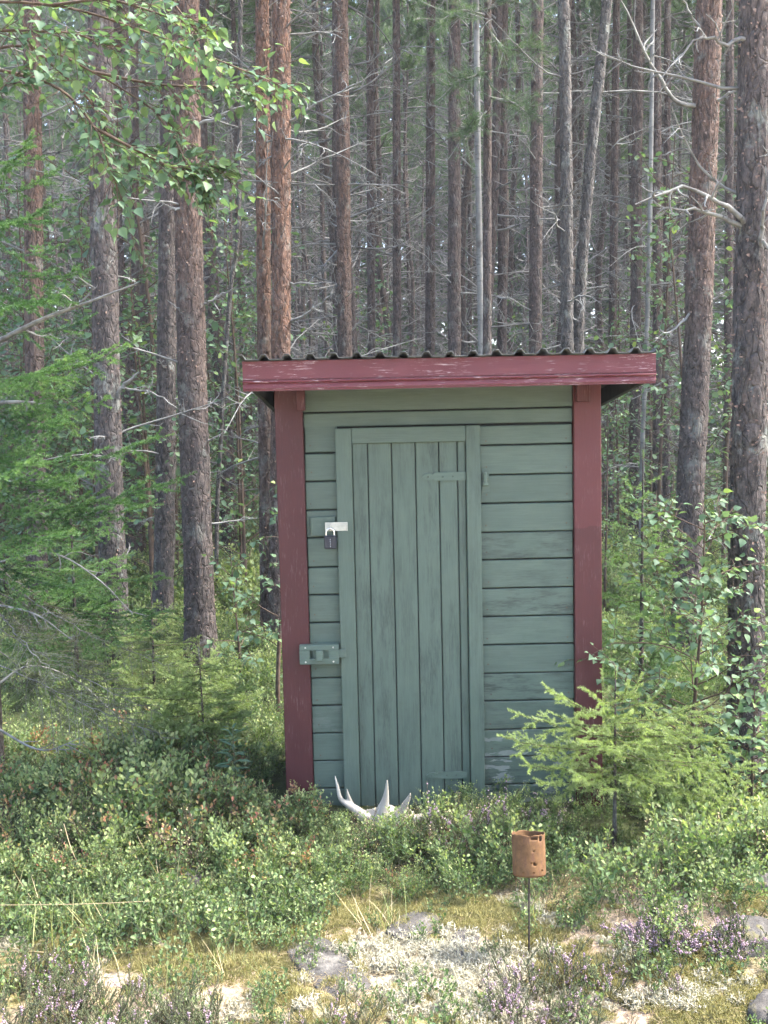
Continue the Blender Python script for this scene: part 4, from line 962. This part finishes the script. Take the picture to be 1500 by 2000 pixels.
def leaf_mesh(name, leaves, pc, mats, tplV=BIRCH_V, tplF=BIRCH_F):
    p = np.array([l[0] for l in leaves]); pe = np.array([l[1] for l in leaves]); d = np.array([l[2] for l in leaves]); n = np.array([l[3] for l in leaves])
    V, F, T = scatter_tpl(tplV, tplF, pe, d, n, np.array([l[4] for l in leaves]), np.array([l[5] for l in leaves]))
    mb = MB().add(V, F, T).add(*sticks(p, pe, .0008, .0006, 3), m=1)
    if pc is not None: mb.add(*sticks(np.array(pc.a), np.array(pc.b), np.array(pc.ra), np.array(pc.rb), 4), m=1)
    return mb.mesh(name, mats)
# birch outside the left edge whose leafy branches hang into the top left corner
def overhead_birch():
    rng = np.random.default_rng(52); Y = 3.5; x0 = P(-330, 900, Y)[0]; base = np.array([x0, Y, gh(x0, Y)])
    root = thing('birch_tree', 'birch beside the left edge, its leafy twigs hanging into the top left corner', 'tree', base)
    me, C_, s, rr = trunk_mesh('trunk', np.array([(0, 0, -.1), (.02, 0, 1.5), (.0, .02, 3.2), (-.05, 0, 6)]), lambda z: .055*(1-.12*z)+.008, M_birchbark, 20, .06, 5, .0012, 52); link('trunk', me, root)
    for ln in ([(-330, 150, 0), (-100, 20, -.1), (100, 10, -.1), (280, 60, 0), (420, 115, .05), (575, 178, .1)], [(-330, 260, 0), (-80, 120, .1), (60, 90, .1), (180, 140, .15), (300, 215, .2), (380, 290, .2), (445, 345, .15)],
               [(-330, 60, 0), (-50, 60, -.2), (60, 60, -.2), (140, 65, -.2), (215, 90, -.2)], [(-80, 120, .1), (100, 165, 0), (185, 250, -.05), (215, 330, -.05), (245, 405, 0)],
               [(-330, -120, 0), (0, -100, .1), (250, -60, .2), (350, 20, .2), (395, 120, .2)], [(180, 140, .15), (310, 165, .2), (430, 170, .25), (520, 180, .25)], [(-330, 330, 0), (-120, 250, -.1), (-20, 190, -.15), (40, 140, -.15)],
               [(100, 10, -.1), (210, 0, -.1), (320, 30, -.15), (410, 60, -.2)], [(185, 250, -.05), (280, 300, 0), (350, 330, .05), (420, 320, .1)], [(300, 215, .2), (340, 270, .1), (370, 330, .1), (400, 360, .1)],
               [(60, 90, .1), (170, 190, .2), (220, 270, .2), (300, 290, .2)]):
        pts = poly(np.array([P(a, b, Y+c) for a, b, c in ln])-base, 22); pc = Pieces(); pc.line(pts, .006, .0018); lv = []
        for i in range(5, 22):
            if P(0, 0, 1) is None: break
            if pts[i][0]+base[0] < -1.36: continue
            for _ in range(2):
                d = unit(unit(pts[i]-pts[i-1])*.6+rng.normal(0, .5, 3)+np.array([0, 0, -.15])); t = walk(rng, pts[i], d, rng.uniform(.06, .22), 5, .12, -.05); pc.line(t, .0016, .0009); twig_leaves(rng, t, lv, .035, .026)
        twig_leaves(rng, pts[12:], lv, .035, .026)
        link('branch', leaf_mesh('branch', lv, pc, [M_birchleaf, M_twig_brown]), root)
    pc = Pieces(); lv = []
    for k in range(26):
        z = rng.uniform(3.6, 6); a = rng.uniform(0, 6.28); t = walk(rng, (0, 0, z), (math.cos(a), math.sin(a), .3), rng.uniform(.5, 1.1), 6, .15, -.02); pc.line(t, .006, .002); twig_leaves(rng, t, lv, .05, .03)
    link('crown', leaf_mesh('crown', lv, pc, [M_birchleaf, M_twig_brown]), root)
overhead_birch()
def birch_parts(seed, h, spread, nb, leaf, gap=.03, twigs=5, z0=.25):
    rng = np.random.default_rng(seed); path = walk(rng, (0, 0, -.04), (0, 0, 1), h+.04, 8, .035, .1); tr = Pieces(); tr.line(path, .004+.006*h, .003)
    pc = Pieces(); lv = []
    for k in range(nb):
        u = (z0+(.97-z0)*k/nb)*8; i = min(int(u), 7); p = path[i]+(path[i+1]-path[i])*(u-i); a = k*2.4+rng.normal(0, .4)
        l = spread*(1.05-.75*(u/8))*rng.uniform(.6, 1.15)
        t = walk(rng, p, (math.cos(a), math.sin(a), .55), l, 7, .10, .0); pc.line(t, .003+.002*l, .0014)
        twig_leaves(rng, t[3:], lv, leaf, gap)
        for _ in range(twigs):
            j = rng.integers(2, 8); d = unit(unit(t[j]-t[j-1])*.7+rng.normal(0, .5, 3)); tt = walk(rng, t[j], d, l*rng.uniform(.2, .45), 4, .12, -.02); pc.line(tt, .0018, .001); twig_leaves(rng, tt, lv, leaf, gap)
    twig_leaves(rng, path[5:], lv, leaf, gap)
    return tr, pc, lv
def birch_sapling(label, X, Y, seed, h, spread, nb, leaf, gap=.03, twigs=5, z0=.25, group=None):
    tr, pc, lv = birch_parts(seed, h, spread, nb, leaf, gap, twigs, z0)
    root = thing('birch_sapling', label, 'sapling', (X, Y, gh(X, Y)), group=group)
    link('trunk', tr.mesh('trunk', M_twig_brown, 7), root); link('crown', leaf_mesh('crown', lv, pc, [M_birchleaf, M_twig_brown]), root); return root
birch_sapling('leafy birch sapling right of the shed, taller than the spruce sapling before it', P(1352, 1400, 4.95)[0], 4.95, 61, 1.52, .70, 40, .040, .030, 8, .18)
birch_sapling('small leafy birch shoot low at the right edge behind the yellow-green spruce sapling', P(1470, 1500, 4.6)[0], 4.6, 62, .72, .30, 14, .042, .03, 5, .3)
birch_sapling('sunlit birch sapling peeping out behind the left corner board of the shed', P(540, 1280, 6.4)[0], 6.4, 63, 2.05, .36, 26, .042, .036, 5, .2)
birch_sapling('low sunlit birch shoot left of the shed at the foot of the twin pines', P(470, 1330, 7.0)[0], 7.0, 64, .95, .42, 14, .045, .04, 4, .15)
BS = []
for k in range(4):
    tr, pc, lv = birch_parts(70+k, 3.4, .95, 30, .055, .06, 6, .12); BS.append((tr.mesh('trunk', M_twig_brown, 6), leaf_mesh('crown', lv, pc, [M_birchleaf, M_twig_brown], OVATE_V*np.array([1.25, 1, 1]), OVATE_F)))
brng = np.random.default_rng(66)
for k in range(104):
    if k < 38 or k >= 84: px_ = brng.uniform(-40, 560)
    elif k < 58: px_ = brng.uniform(1170, 1540)
    else: px_ = brng.uniform(660, 1180)
    Y = brng.uniform(9.2, 17) if (k < 58 or k >= 84) else brng.uniform(14, 26); X = (px_-750)/FPX*Y
    zone = 'left of the shed' if px_ < 520 else ('behind the shed' if px_ < 1180 else 'right of the shed')
    root = thing('birch_sapling', 'slim leafy birch sapling growing between the pine trunks '+zone, 'sapling', (X, Y, gh(X, Y)), (0, 0, brng.uniform(0, 6.28)), 'birch saplings under the pines '+zone)
    s_ = brng.uniform(.6, 1.25)*(1.35 if k >= 84 else 1); root.scale = (s_, s_, s_*brng.uniform(.85, 1.2))
    link('trunk', BS[k % 4][0], root); link('crown', BS[k % 4][1], root)
# fireweed-like plant left of the shed
def herb(px, py, h, seed):
    rng = np.random.default_rng(seed); c = G(px, py); root = thing('leafy_herb', 'single upright herb with narrow drooping leaves among the bilberry shrubs left of the shed', 'plant', (c[0], c[1], gh(c[0], c[1])))
    st = poly([(0, 0, 0), (.01, 0, h*.5), (.0, 0, h)], 12); link('stem', MB().add(*tube(st, np.linspace(.003, .0015, 12), 6)).mesh('stem', M_heather, True), root); lv = []
    for k in range(34):
        z = h*(.35+.65*k/34); a = k*2.4; d = unit(np.array((math.cos(a), math.sin(a), .35-.5*(1-k/34)))); p = np.array((0, 0, z)); lv.append((p, p+d*.005, d, np.array((0, 0, 1.))+rng.normal(0, .2, 3), rng.uniform(.07, .1)*(1.1-.4*k/34), .35))
    link('leaves', leaf_mesh('leaves', lv, None, [M_birchleaf, M_heather], OVATE_V*np.array([.45, 1, 1]), OVATE_F), root)
herb(458, 1590, .42, 5)

# ------------------------------------------------------------------ ground cover (nobody could count it)
def scatter(name, pts, rot, scl, idx, sources, label, cat):
    pts = np.asarray(pts)
    me = bpy.data.meshes.new(name); me.vertices.add(len(pts)); me.vertices.foreach_set('co', pts.ravel().astype(np.float32))
    for an, ty, data, key in (('rot', 'FLOAT_VECTOR', rot, 'vector'), ('scl', 'FLOAT', scl, 'value'), ('vi', 'INT', idx, 'value')):
        at = me.attributes.new(an, ty, 'POINT'); at.data.foreach_set(key, np.asarray(data).ravel().astype(np.int32 if ty == 'INT' else np.float32))
    o = link(name, me, None, kind='stuff'); tag(o, label, cat)
    g = bpy.data.node_groups.new(name, 'GeometryNodeTree'); g.interface.new_socket('Geometry', in_out='INPUT', socket_type='NodeSocketGeometry'); g.interface.new_socket('Geometry', in_out='OUTPUT', socket_type='NodeSocketGeometry')
    gi = g.nodes.new('NodeGroupInput'); go = g.nodes.new('NodeGroupOutput'); jn = g.nodes.new('GeometryNodeJoinGeometry')
    def attr(nm, ty):
        n_ = g.nodes.new('GeometryNodeInputNamedAttribute'); n_.data_type = ty; n_.inputs[0].default_value = nm; return [s_ for s_ in n_.outputs if s_.enabled][0]
    ra, sa, va = attr('rot', 'FLOAT_VECTOR'), attr('scl', 'FLOAT'), attr('vi', 'INT')
    for k, src in enumerate(sources):
        oi = g.nodes.new('GeometryNodeObjectInfo'); oi.inputs['Object'].default_value = src; oi.inputs['As Instance'].default_value = True
        ip = g.nodes.new('GeometryNodeInstanceOnPoints'); cp = g.nodes.new('FunctionNodeCompare'); cp.data_type = 'INT'; cp.operation = 'EQUAL'
        ci = [s_ for s_ in cp.inputs if s_.enabled]; g.links.new(va, ci[0]); ci[1].default_value = k
        g.links.new(gi.outputs[0], ip.inputs['Points']); g.links.new(cp.outputs[0], ip.inputs['Selection']); g.links.new(oi.outputs['Geometry'], ip.inputs['Instance'])
        g.links.new(ra, ip.inputs['Rotation']); g.links.new(sa, ip.inputs['Scale']); g.links.new(ip.outputs[0], jn.inputs[0])
    g.links.new(jn.outputs[0], go.inputs[0])
    md = o.modifiers.new('scatter', 'NODES'); md.node_group = g; return o
def src(name, me): return bpy.data.objects.new(name, me)
def bilberry(seed, n_st=9, h=.30, leaf=.0245, mats=None, dense=1.0):
    rng = np.random.default_rng(seed); pc = Pieces(); lv = []
    for k in range(n_st):
        a = rng.uniform(0, 6.28); t = walk(rng, (rng.normal(0, .035), rng.normal(0, .035), -.02), (math.cos(a)*.45, math.sin(a)*.45, 1), h*rng.uniform(.55, 1.1), 8, .12, .05); pc.line(t, .0018, .0009); twig_leaves(rng, t[4:], lv, leaf, .0165/dense, -.25)
        for _ in range(6):
            j = rng.integers(3, 8); d = unit(unit(t[j]-t[j-1])*.8+rng.normal(0, .6, 3)+np.array((0, 0, .25))); tt = walk(rng, t[j], d, h*rng.uniform(.15, .38), 5, .14, .05); pc.line(tt, .0011, .0007); twig_leaves(rng, tt, lv, leaf, .0165/dense, -.25)
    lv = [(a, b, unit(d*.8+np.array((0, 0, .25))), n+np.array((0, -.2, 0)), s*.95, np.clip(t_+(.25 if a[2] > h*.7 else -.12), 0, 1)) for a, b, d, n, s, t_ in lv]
    return leaf_mesh('bilberry', lv, pc, mats or [M_bilberry, M_heather], OVATE_V*np.array([1.05, 1, 1]), OVATE_F)
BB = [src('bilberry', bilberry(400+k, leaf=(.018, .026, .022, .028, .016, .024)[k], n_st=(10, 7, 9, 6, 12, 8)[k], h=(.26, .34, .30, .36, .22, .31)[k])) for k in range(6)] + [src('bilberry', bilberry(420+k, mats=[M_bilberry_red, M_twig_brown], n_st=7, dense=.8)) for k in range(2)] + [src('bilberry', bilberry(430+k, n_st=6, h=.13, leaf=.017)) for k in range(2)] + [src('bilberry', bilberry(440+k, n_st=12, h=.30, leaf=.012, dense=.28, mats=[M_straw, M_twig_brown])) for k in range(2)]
grng = np.random.default_rng(90)
def candidates(n, x0, x1, y0, y1):
    p = np.stack([grng.uniform(x0, x1, n), grng.uniform(y0, y1, n)], 1); z = ground_h(p[:, 0], p[:, 1]); q = np.column_stack([p, z]); return q, project(q)
def off_shed(q): return ~((q[:, 0] > -.56) & (q[:, 0] < 1.06) & (q[:, 1] > 4.72) & (q[:, 1] < 5.52))
def front(px): return np.interp(px, [-300, 0, 200, 400, 560, 700, 850, 1000, 1100, 1180, 1300, 1400, 1450, 1700], [1735, 1735, 1745, 1750, 1752, 1758, 1762, 1780, 1785, 1840, 1870, 1860, 1770, 1760])
P_, S_, I_ = [], [], []
q, pp = candidates(2000, -2.6, 2.6, 3.3, 5.6)
ns = vn(q*np.array([1.6, 1.6, 0]), 55)
keep = (pp[:, 1] < front(pp[:, 0])+14*ns) & off_shed(q) & (grng.random(len(q)) < .62+.5*ns)
keep &= ~((pp[:, 0] > 645) & (pp[:, 0] < 850) & (q[:, 1] > 4.42))
q, pp, ns = q[keep], pp[keep], ns[keep]
s_ = grng.uniform(.62, 1.12, len(q))*(1+.18*ns)*np.where(q[:, 0] < -.5, .86, 1)
before = np.exp(-((q[:, 0]-.27)/.95)**6); s_ *= 1-before*(1-np.interp(q[:, 1], [3.7, 4.1, 4.4, 4.75], [.95, .72, .5, .38]))
ba = np.exp(-((pp[:, 0]-745)/120)**6)*(q[:, 1] > 3.95); s_ *= 1-.2*ba; s_ *= np.where((pp[:, 0] > 1120) & (pp[:, 0] < 1290) & (q[:, 1] > 3.72) & (q[:, 1] < 4.4), .62, 1); s_ *= np.where((pp[:, 0] > 650) & (pp[:, 0] < 845) & (q[:, 1] > 4.12), np.interp(q[:, 1], [4.12, 4.42], [1.35, 1.2]), 1)
edge = np.clip((front(pp[:, 0])-pp[:, 1])/70, 0, 1); s_ *= .62+.38*edge
red = (pp[:, 0] < 620) & (grng.random(len(q)) < .18) | (grng.random(len(q)) < .03)
P_.append(q); S_.append(s_); I_.append(np.where(red, grng.integers(6, 8, len(q)), np.where(grng.random(len(q)) < .12, grng.integers(10, 12, len(q)), grng.integers(0, 6, len(q)))))
q, pp = candidates(2600, -5, 5, 5.5, 9); keep = off_shed(q) & (grng.random(len(q)) < .6); q = q[keep]
P_.append(q); S_.append(grng.uniform(.45, .85, len(q))); I_.append(grng.integers(0, 6, len(q)))
q, pp = candidates(3000, -9, 9, 9, 18); P_.append(q); S_.append(grng.uniform(1.0, 1.7, len(q))); I_.append(grng.integers(0, 6, len(q)))
q, pp = candidates(1300, -2.4, .2, 3.0, 4.3); keep = (pp[:, 0] < 640) & (pp[:, 1] < 1880+30*vn(q*3, 4)) & (pp[:, 1] > 1715) & (grng.random(len(q)) < .38+.6*vn(q*np.array([3.5, 3.5, 0]), 14)); q = q[keep]
P_.append(q); S_.append(grng.uniform(.7, 1.25, len(q))); I_.append(grng.integers(8, 10, len(q)))
q, pp = candidates(160, -1.5, 1.5, 2.7, 4.0); P_.append(q); S_.append(grng.uniform(.5, 1., len(q))); I_.append(grng.integers(8, 10, len(q)))
def stack(P_, S_, I_, tilt=.12):
    p = np.concatenate(P_); n = len(p); return p, np.column_stack([grng.normal(0, tilt, n), grng.normal(0, tilt, n), grng.uniform(0, 6.28, n)]), np.concatenate(S_), np.concatenate(I_)
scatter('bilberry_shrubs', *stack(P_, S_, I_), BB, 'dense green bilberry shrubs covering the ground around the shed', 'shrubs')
# reindeer lichen, moss, grass, litter
def lichen_me(seed):
    rng = np.random.default_rng(seed); pc = Pieces()
    for k in range(46):
        a = rng.uniform(0, 6.28); r = .022*math.sqrt(rng.random()); p = np.array((r*math.cos(a), r*math.sin(a), 0)); t = walk(rng, p, (p[0]*18, p[1]*18, 1), rng.uniform(.014, .03), 4, .3); pc.line(t, .0012, .001)
        for _ in range(5): j = rng.integers(1, 5); tt = walk(rng, t[j], rng.normal(0, 1, 3)+np.array((0, 0, .7)), rng.uniform(.005, .011), 2, .3); pc.line(tt, .0011, .0007)
    V, F = sticks(np.array(pc.a), np.array(pc.b), np.array(pc.ra), np.array(pc.rb), 3)
    return MB().add(V, F, np.clip(.25+V[:, 2]*22, 0, 1)).mesh('lichen', M_lichen)
def moss_me(seed):
    rng = np.random.default_rng(seed); n = 240; a = rng.uniform(0, 6.28, n); r = .035*np.sqrt(rng.random(n)); p = np.stack([r*np.cos(a), r*np.sin(a), .006*np.cos(r/.035*1.5)], 1)
    d = unit(np.stack([p[:, 0]*14, p[:, 1]*14, np.ones(n)], 1)+rng.normal(0, .4, (n, 3))); V, F = sticks(p, p+d*rng.uniform(.008, .018, n)[:, None], .0014, .0004, 3); return MB().add(V, F, np.repeat(rng.random(n), 6)).mesh('moss', M_moss)
def in_spots(pp, spots):
    d = np.zeros(len(pp))
    for x, y, rx, ry, w_ in spots: d = np.maximum(d, w_*np.exp(-(((pp[:, 0]-x)/rx)**2+((pp[:, 1]-y)/ry)**2)))
    return d
q, pp = candidates(26000, -1.6, 1.6, 2.7, 4.0)
ns = vn(q*np.array([5, 5, 0]), 70)
dl = in_spots(pp, [(930, 1895, 95, 38, 1.2), (890, 1950, 110, 40, .9), (990, 1985, 90, 30, .8), (1340, 1945, 70, 20, .8), (830, 1900, 90, 26, .5), (1200, 1840, 90, 30, .3), (1060, 1790, 50, 20, .3), (760, 1870, 90, 25, .35), (450, 1990, 130, 40, .3), (1100, 1970, 70, 30, .5), (25, 1850, 40, 25, .5)])*(1+.8*ns)
kl = grng.random(len(q)) < dl*.32
scatter('reindeer_lichen', q[kl]-np.array([0, 0, .004]), np.column_stack([grng.normal(0, .2, (kl.sum(), 2)), grng.uniform(0, 6.28, kl.sum())]), grng.uniform(.6, 1.5, kl.sum()), grng.integers(0, 3, kl.sum()), [src('lichen', lichen_me(500+k)) for k in range(3)], 'cream white reindeer lichen carpet on the rock in the foreground', 'lichen')
dm = in_spots(pp, [(1390, 1965, 130, 40, 1.1), (880, 1775, 130, 22, .9), (1470, 1720, 60, 40, .8), (1000, 1800, 120, 25, .7), (1200, 1890, 160, 40, .6), (420, 1900, 40, 20, .8), (300, 1850, 300, 60, .6), (150, 1780, 260, 50, .5), (650, 1800, 150, 40, .5), (1060, 1830, 70, 30, .8), (560, 1960, 120, 50, .3), (1330, 1890, 90, 40, .6), (750, 1990, 200, 30, .35)])*(1+.8*vn(q*np.array([4, 4, 0]), 71))
km = (grng.random(len(q)) < dm*.5) & ~kl
scatter('yellow_moss', q[km]-np.array([0, 0, .004]), np.column_stack([grng.normal(0, .2, (km.sum(), 2)), grng.uniform(0, 6.28, km.sum())]), grng.uniform(.6, 1.4, km.sum()), grng.integers(0, 3, km.sum()), [src('moss', moss_me(520+k)) for k in range(3)], 'yellow-green moss cushions on the rocky ground in front', 'moss')
def litter():
    rng = np.random.default_rng(95); n = 20000; x = rng.uniform(-1.6, 1.6, n); y = rng.uniform(2.7, 4.1, n); z = ground_h(x, y)+rng.uniform(.003, .016, n); p = np.stack([x, y, z], 1); a = rng.uniform(0, 6.28, n); l = rng.uniform(.02, .05, n); d = np.stack([np.cos(a)*l, np.sin(a)*l, rng.normal(0, .006, n)], 1)
    mb = MB().add(*sticks(p, p+d, .0006, .0004, 3), np.repeat(rng.random(n)*.8, 6))
    o = link('needle_litter', mb.mesh('needle_litter', M_straw), None, kind='stuff'); tag(o, 'brown fallen pine needles strewn over the foreground rock', 'litter')
litter()
def grass_me(seed, n, h, mat, sp=.04):
    rng = np.random.default_rng(seed); pc = Pieces(); 
    mb = MB()
    for k in range(n):
        a = rng.uniform(0, 6.28); p = np.array((rng.normal(0, sp), rng.normal(0, sp), -.01)); t = walk(rng, p, (math.cos(a)*.5, math.sin(a)*.5, 1), h*rng.uniform(.5, 1.2), 6, .06, -.06); s_ = unit(np.cross(t[-1]-t[0], (0, 0, 1.0)))
        wd_ = np.array([.0011, .0013, .0012, .0011, .0009, .0006, .0002])[:, None]; V = np.concatenate([t-s_*wd_, t+s_*wd_]); i = np.arange(6); mb.add(V, np.stack([i, i+1, i+8, i+7], 1), rng.random())
    return mb.mesh('grass', mat)
q, pp = candidates(1300, -2.3, 2.3, 2.8, 4.6)
w_ = in_spots(pp, [(330, 1790, 300, 70, 1.3), (120, 1840, 200, 50, 1.0), (730, 1820, 80, 25, .7), (1130, 1780, 160, 60, .35), (250, 1930, 250, 50, .35), (850, 1920, 160, 40, .15), (620, 1730, 90, 40, .8), (1330, 1900, 200, 60, .25), (900, 1690, 200, 60, .25)]); kg = grng.random(len(q)) < w_*.55
scatter('grass_tufts', q[kg], np.column_stack([grng.normal(0, .15, (kg.sum(), 2)), grng.uniform(0, 6.28, kg.sum())]), grng.uniform(.6, 1.2, kg.sum()), grng.integers(0, 4, kg.sum()), [src('grass', grass_me(600+k, 16, .17, M_grass)) for k in range(3)]+[src('grass', grass_me(610, 9, .2, M_straw))], 'thin green and straw coloured grass tufts between the shrubs in front', 'grass')
# heather clumps
def heather_parts(seed, h, n, bloom):
    rng = np.random.default_rng(seed); pc = Pieces(); lp, ld, fp = [], [], []
    for k in range(n):
        a = rng.uniform(0, 6.28); t = walk(rng, (rng.normal(0, .025), rng.normal(0, .025), -.01), (math.cos(a)*.7, math.sin(a)*.7, 1), h*rng.uniform(.5, 1.1), 8, .12, .04); tw = [t]; pc.line(t, .0014, .0007)
        for _ in range(4): j = rng.integers(2, 7); tt = walk(rng, t[j], unit(t[j]-t[j-1])+rng.normal(0, .5, 3)+np.array((0, 0, .3)), h*rng.uniform(.15, .35), 6, .1, .05); pc.line(tt, .0009, .0006); tw.append(tt)
        for t in tw:
            m = 34; u = rng.uniform(.15, 1, m)*(len(t)-1.001); i = u.astype(int); pos = t[i]+(t[i+1]-t[i])*(u-i)[:, None]; dr = unit(unit(t[i+1]-t[i])+rng.normal(0, .6, (m, 3)))
            fl = (u > (len(t)-1)*.5) & (rng.random(m) < .6) if rng.random() < bloom else np.zeros(m, bool)
            lp.append(pos[~fl]); ld.append(dr[~fl]); fp.append(pos[fl]+rng.normal(0, .0025, (fl.sum(), 3)))
    lp = np.concatenate(lp); ld = np.concatenate(ld); fp = np.concatenate(fp)
    V, F = sticks(np.array(pc.a), np.array(pc.b), np.array(pc.ra), np.array(pc.rb), 3); mb = MB().add(V, F, m=1)
    V, F = sticks(lp, lp+ld*.0055, .0011, .0004, 3); mb.add(V, F, np.repeat(rng.random(len(lp)), 6))
    st = mb.mesh('stems', [M_heather, M_twig_brown]); f = None
    if len(fp):
        d = unit(rng.normal(size=fp.shape)); o_ = np.array([(1, 0, 0), (-1, 0, 0), (0, 1, 0), (0, -1, 0), (0, 0, 1.3), (0, 0, -1.)])*.0026; F_ = np.array([(0, 2, 4), (2, 1, 4), (1, 3, 4), (3, 0, 4), (2, 0, 5), (1, 2, 5), (3, 1, 5), (0, 3, 5)])
        V, F, T = scatter_tpl(o_/.0026, F_, fp, d, unit(rng.normal(size=fp.shape)), rng.uniform(.002, .0034, len(fp)), rng.random(len(fp))); f = MB().add(V, F, T).mesh('flowers', M_flower)
    return st, f
HP = [heather_parts(700, .17, 13, .04), heather_parts(701, .17, 14, .5), heather_parts(702, .19, 14, .14), heather_parts(703, .24, 9, .2), heather_parts(704, .15, 14, .8)]
def heather(px, py, k, sc, label, group):
    c = G(px, py); c = (c[0], c[1], gh(c[0], c[1])); root = thing('heather_clump', label, 'heather', c, (0, 0, grng.uniform(0, 6.28)), group); root.scale = (sc,)*3
    link('stems', HP[k][0], root)
    if HP[k][1]: link('flowers', HP[k][1], root, kind='stuff')
for k in range(15):
    heather(grng.uniform(-20, 400), grng.uniform(1930, 2060), [0, 2, 0, 2, 0][k % 5], grng.uniform(.75, 1.15), 'dull green heather clump with faint lilac flowers in the bottom left corner', 'heather in the bottom left corner')
for k, (x, y) in enumerate([(1270, 1862), (1310, 1885), (1350, 1880), (1395, 1885), (1425, 1890), (1240, 1880), (1280, 1840), (1440, 1870)]):
    heather(x, y, [4, 1, 4][k % 3], grng.uniform(.7, 1.05), 'purple flowering heather clump below the bilberry bush on the right', 'purple heather on the right')
for k, (x, y) in enumerate([(1030, 1940), (1075, 1960), (1010, 2010), (1110, 1990), (1080, 2030), (1150, 2020), (1090, 1910), (985, 1985), (1130, 1930)]):
    heather(x, y, [2, 0, 2, 1][k % 4], grng.uniform(.7, 1.05), 'twiggy heather clump at the bottom between the white lichen and the rusty can', 'heather in front of the can')
for k, (x, y) in enumerate([(700, 2030), (655, 2040), (1230, 2030), (560, 2050), (980, 1880), (1180, 1950), (1240, 1930), (1310, 1960)]):
    heather(x, y, [0, 2][k % 2], grng.uniform(.5, .8), 'small lone heather tuft on the lichen-covered foreground', 'lone heather tufts in front')
for k, (x, y) in enumerate([(880, 1662), (915, 1668), (945, 1660), (1075, 1640)]):
    heather(x, y, 3 if k < 3 else 1, 1.35 if k < 3 else 1.2, 'tall thin heather with pink flowers standing before the door planks' if k < 3 else 'pale flowering heather before the siding beside the spruce sapling', 'tall heather before the door' if k < 3 else None)
for k, (x, y) in enumerate([(30, 2060), (120, 2040), (250, 2060)]):
    heather(x, y, 2, 1.1, 'dull green heather clump with faint lilac flowers in the bottom left corner', 'heather in the bottom left corner')
# long dry straws
srng2 = np.random.default_rng(97)
for pl, lab in (([(-20, 1768, 0, .10), (150, 1766, 0, .12), (296, 1760, 0, .13)], 'long dry straw stretched level over the low shrubs at the left edge'), ([(-20, 1858, 0, .02), (60, 1858, 0, .03), (100, 1862, 0, .02)], 'short dry straw lying low at the left edge'), ([(125, 1610, 0, .2), (140, 1660, 0, .14), (162, 1705, 0, .05)], 'dry straw leaning in the shrubs left of the shed')):
    pts = np.array([G(a, b, d) for a, b, c, d in pl]); me = MB().add(*tube(poly(pts, 12), .0013, 5)).mesh('dry_straw', M_straw, True); c = pts[0]; me.transform(Matrix.Translation(-Vector(c))); tag(link('dry_straw', me, None, c), lab, 'straw')

# ------------------------------------------------------------------ haze between the trees
hz = NT('haze_air'); hz.t.nodes.remove(hz.b)
pv = hz.n('VolumePrincipled', {'Color': (.86, .88, .93), 'Density': .0014, 'Anisotropy': .2}); hz.t.links.new(pv.outputs[0], hz.o.inputs['Volume'])
ho = link('haze', bm_mesh(cbox(-186, 186, -126, 268, -3, 27, 0), 'haze', hz.m), None, kind='stuff'); tag(ho, 'thin pale haze in the air between the trees', 'haze')
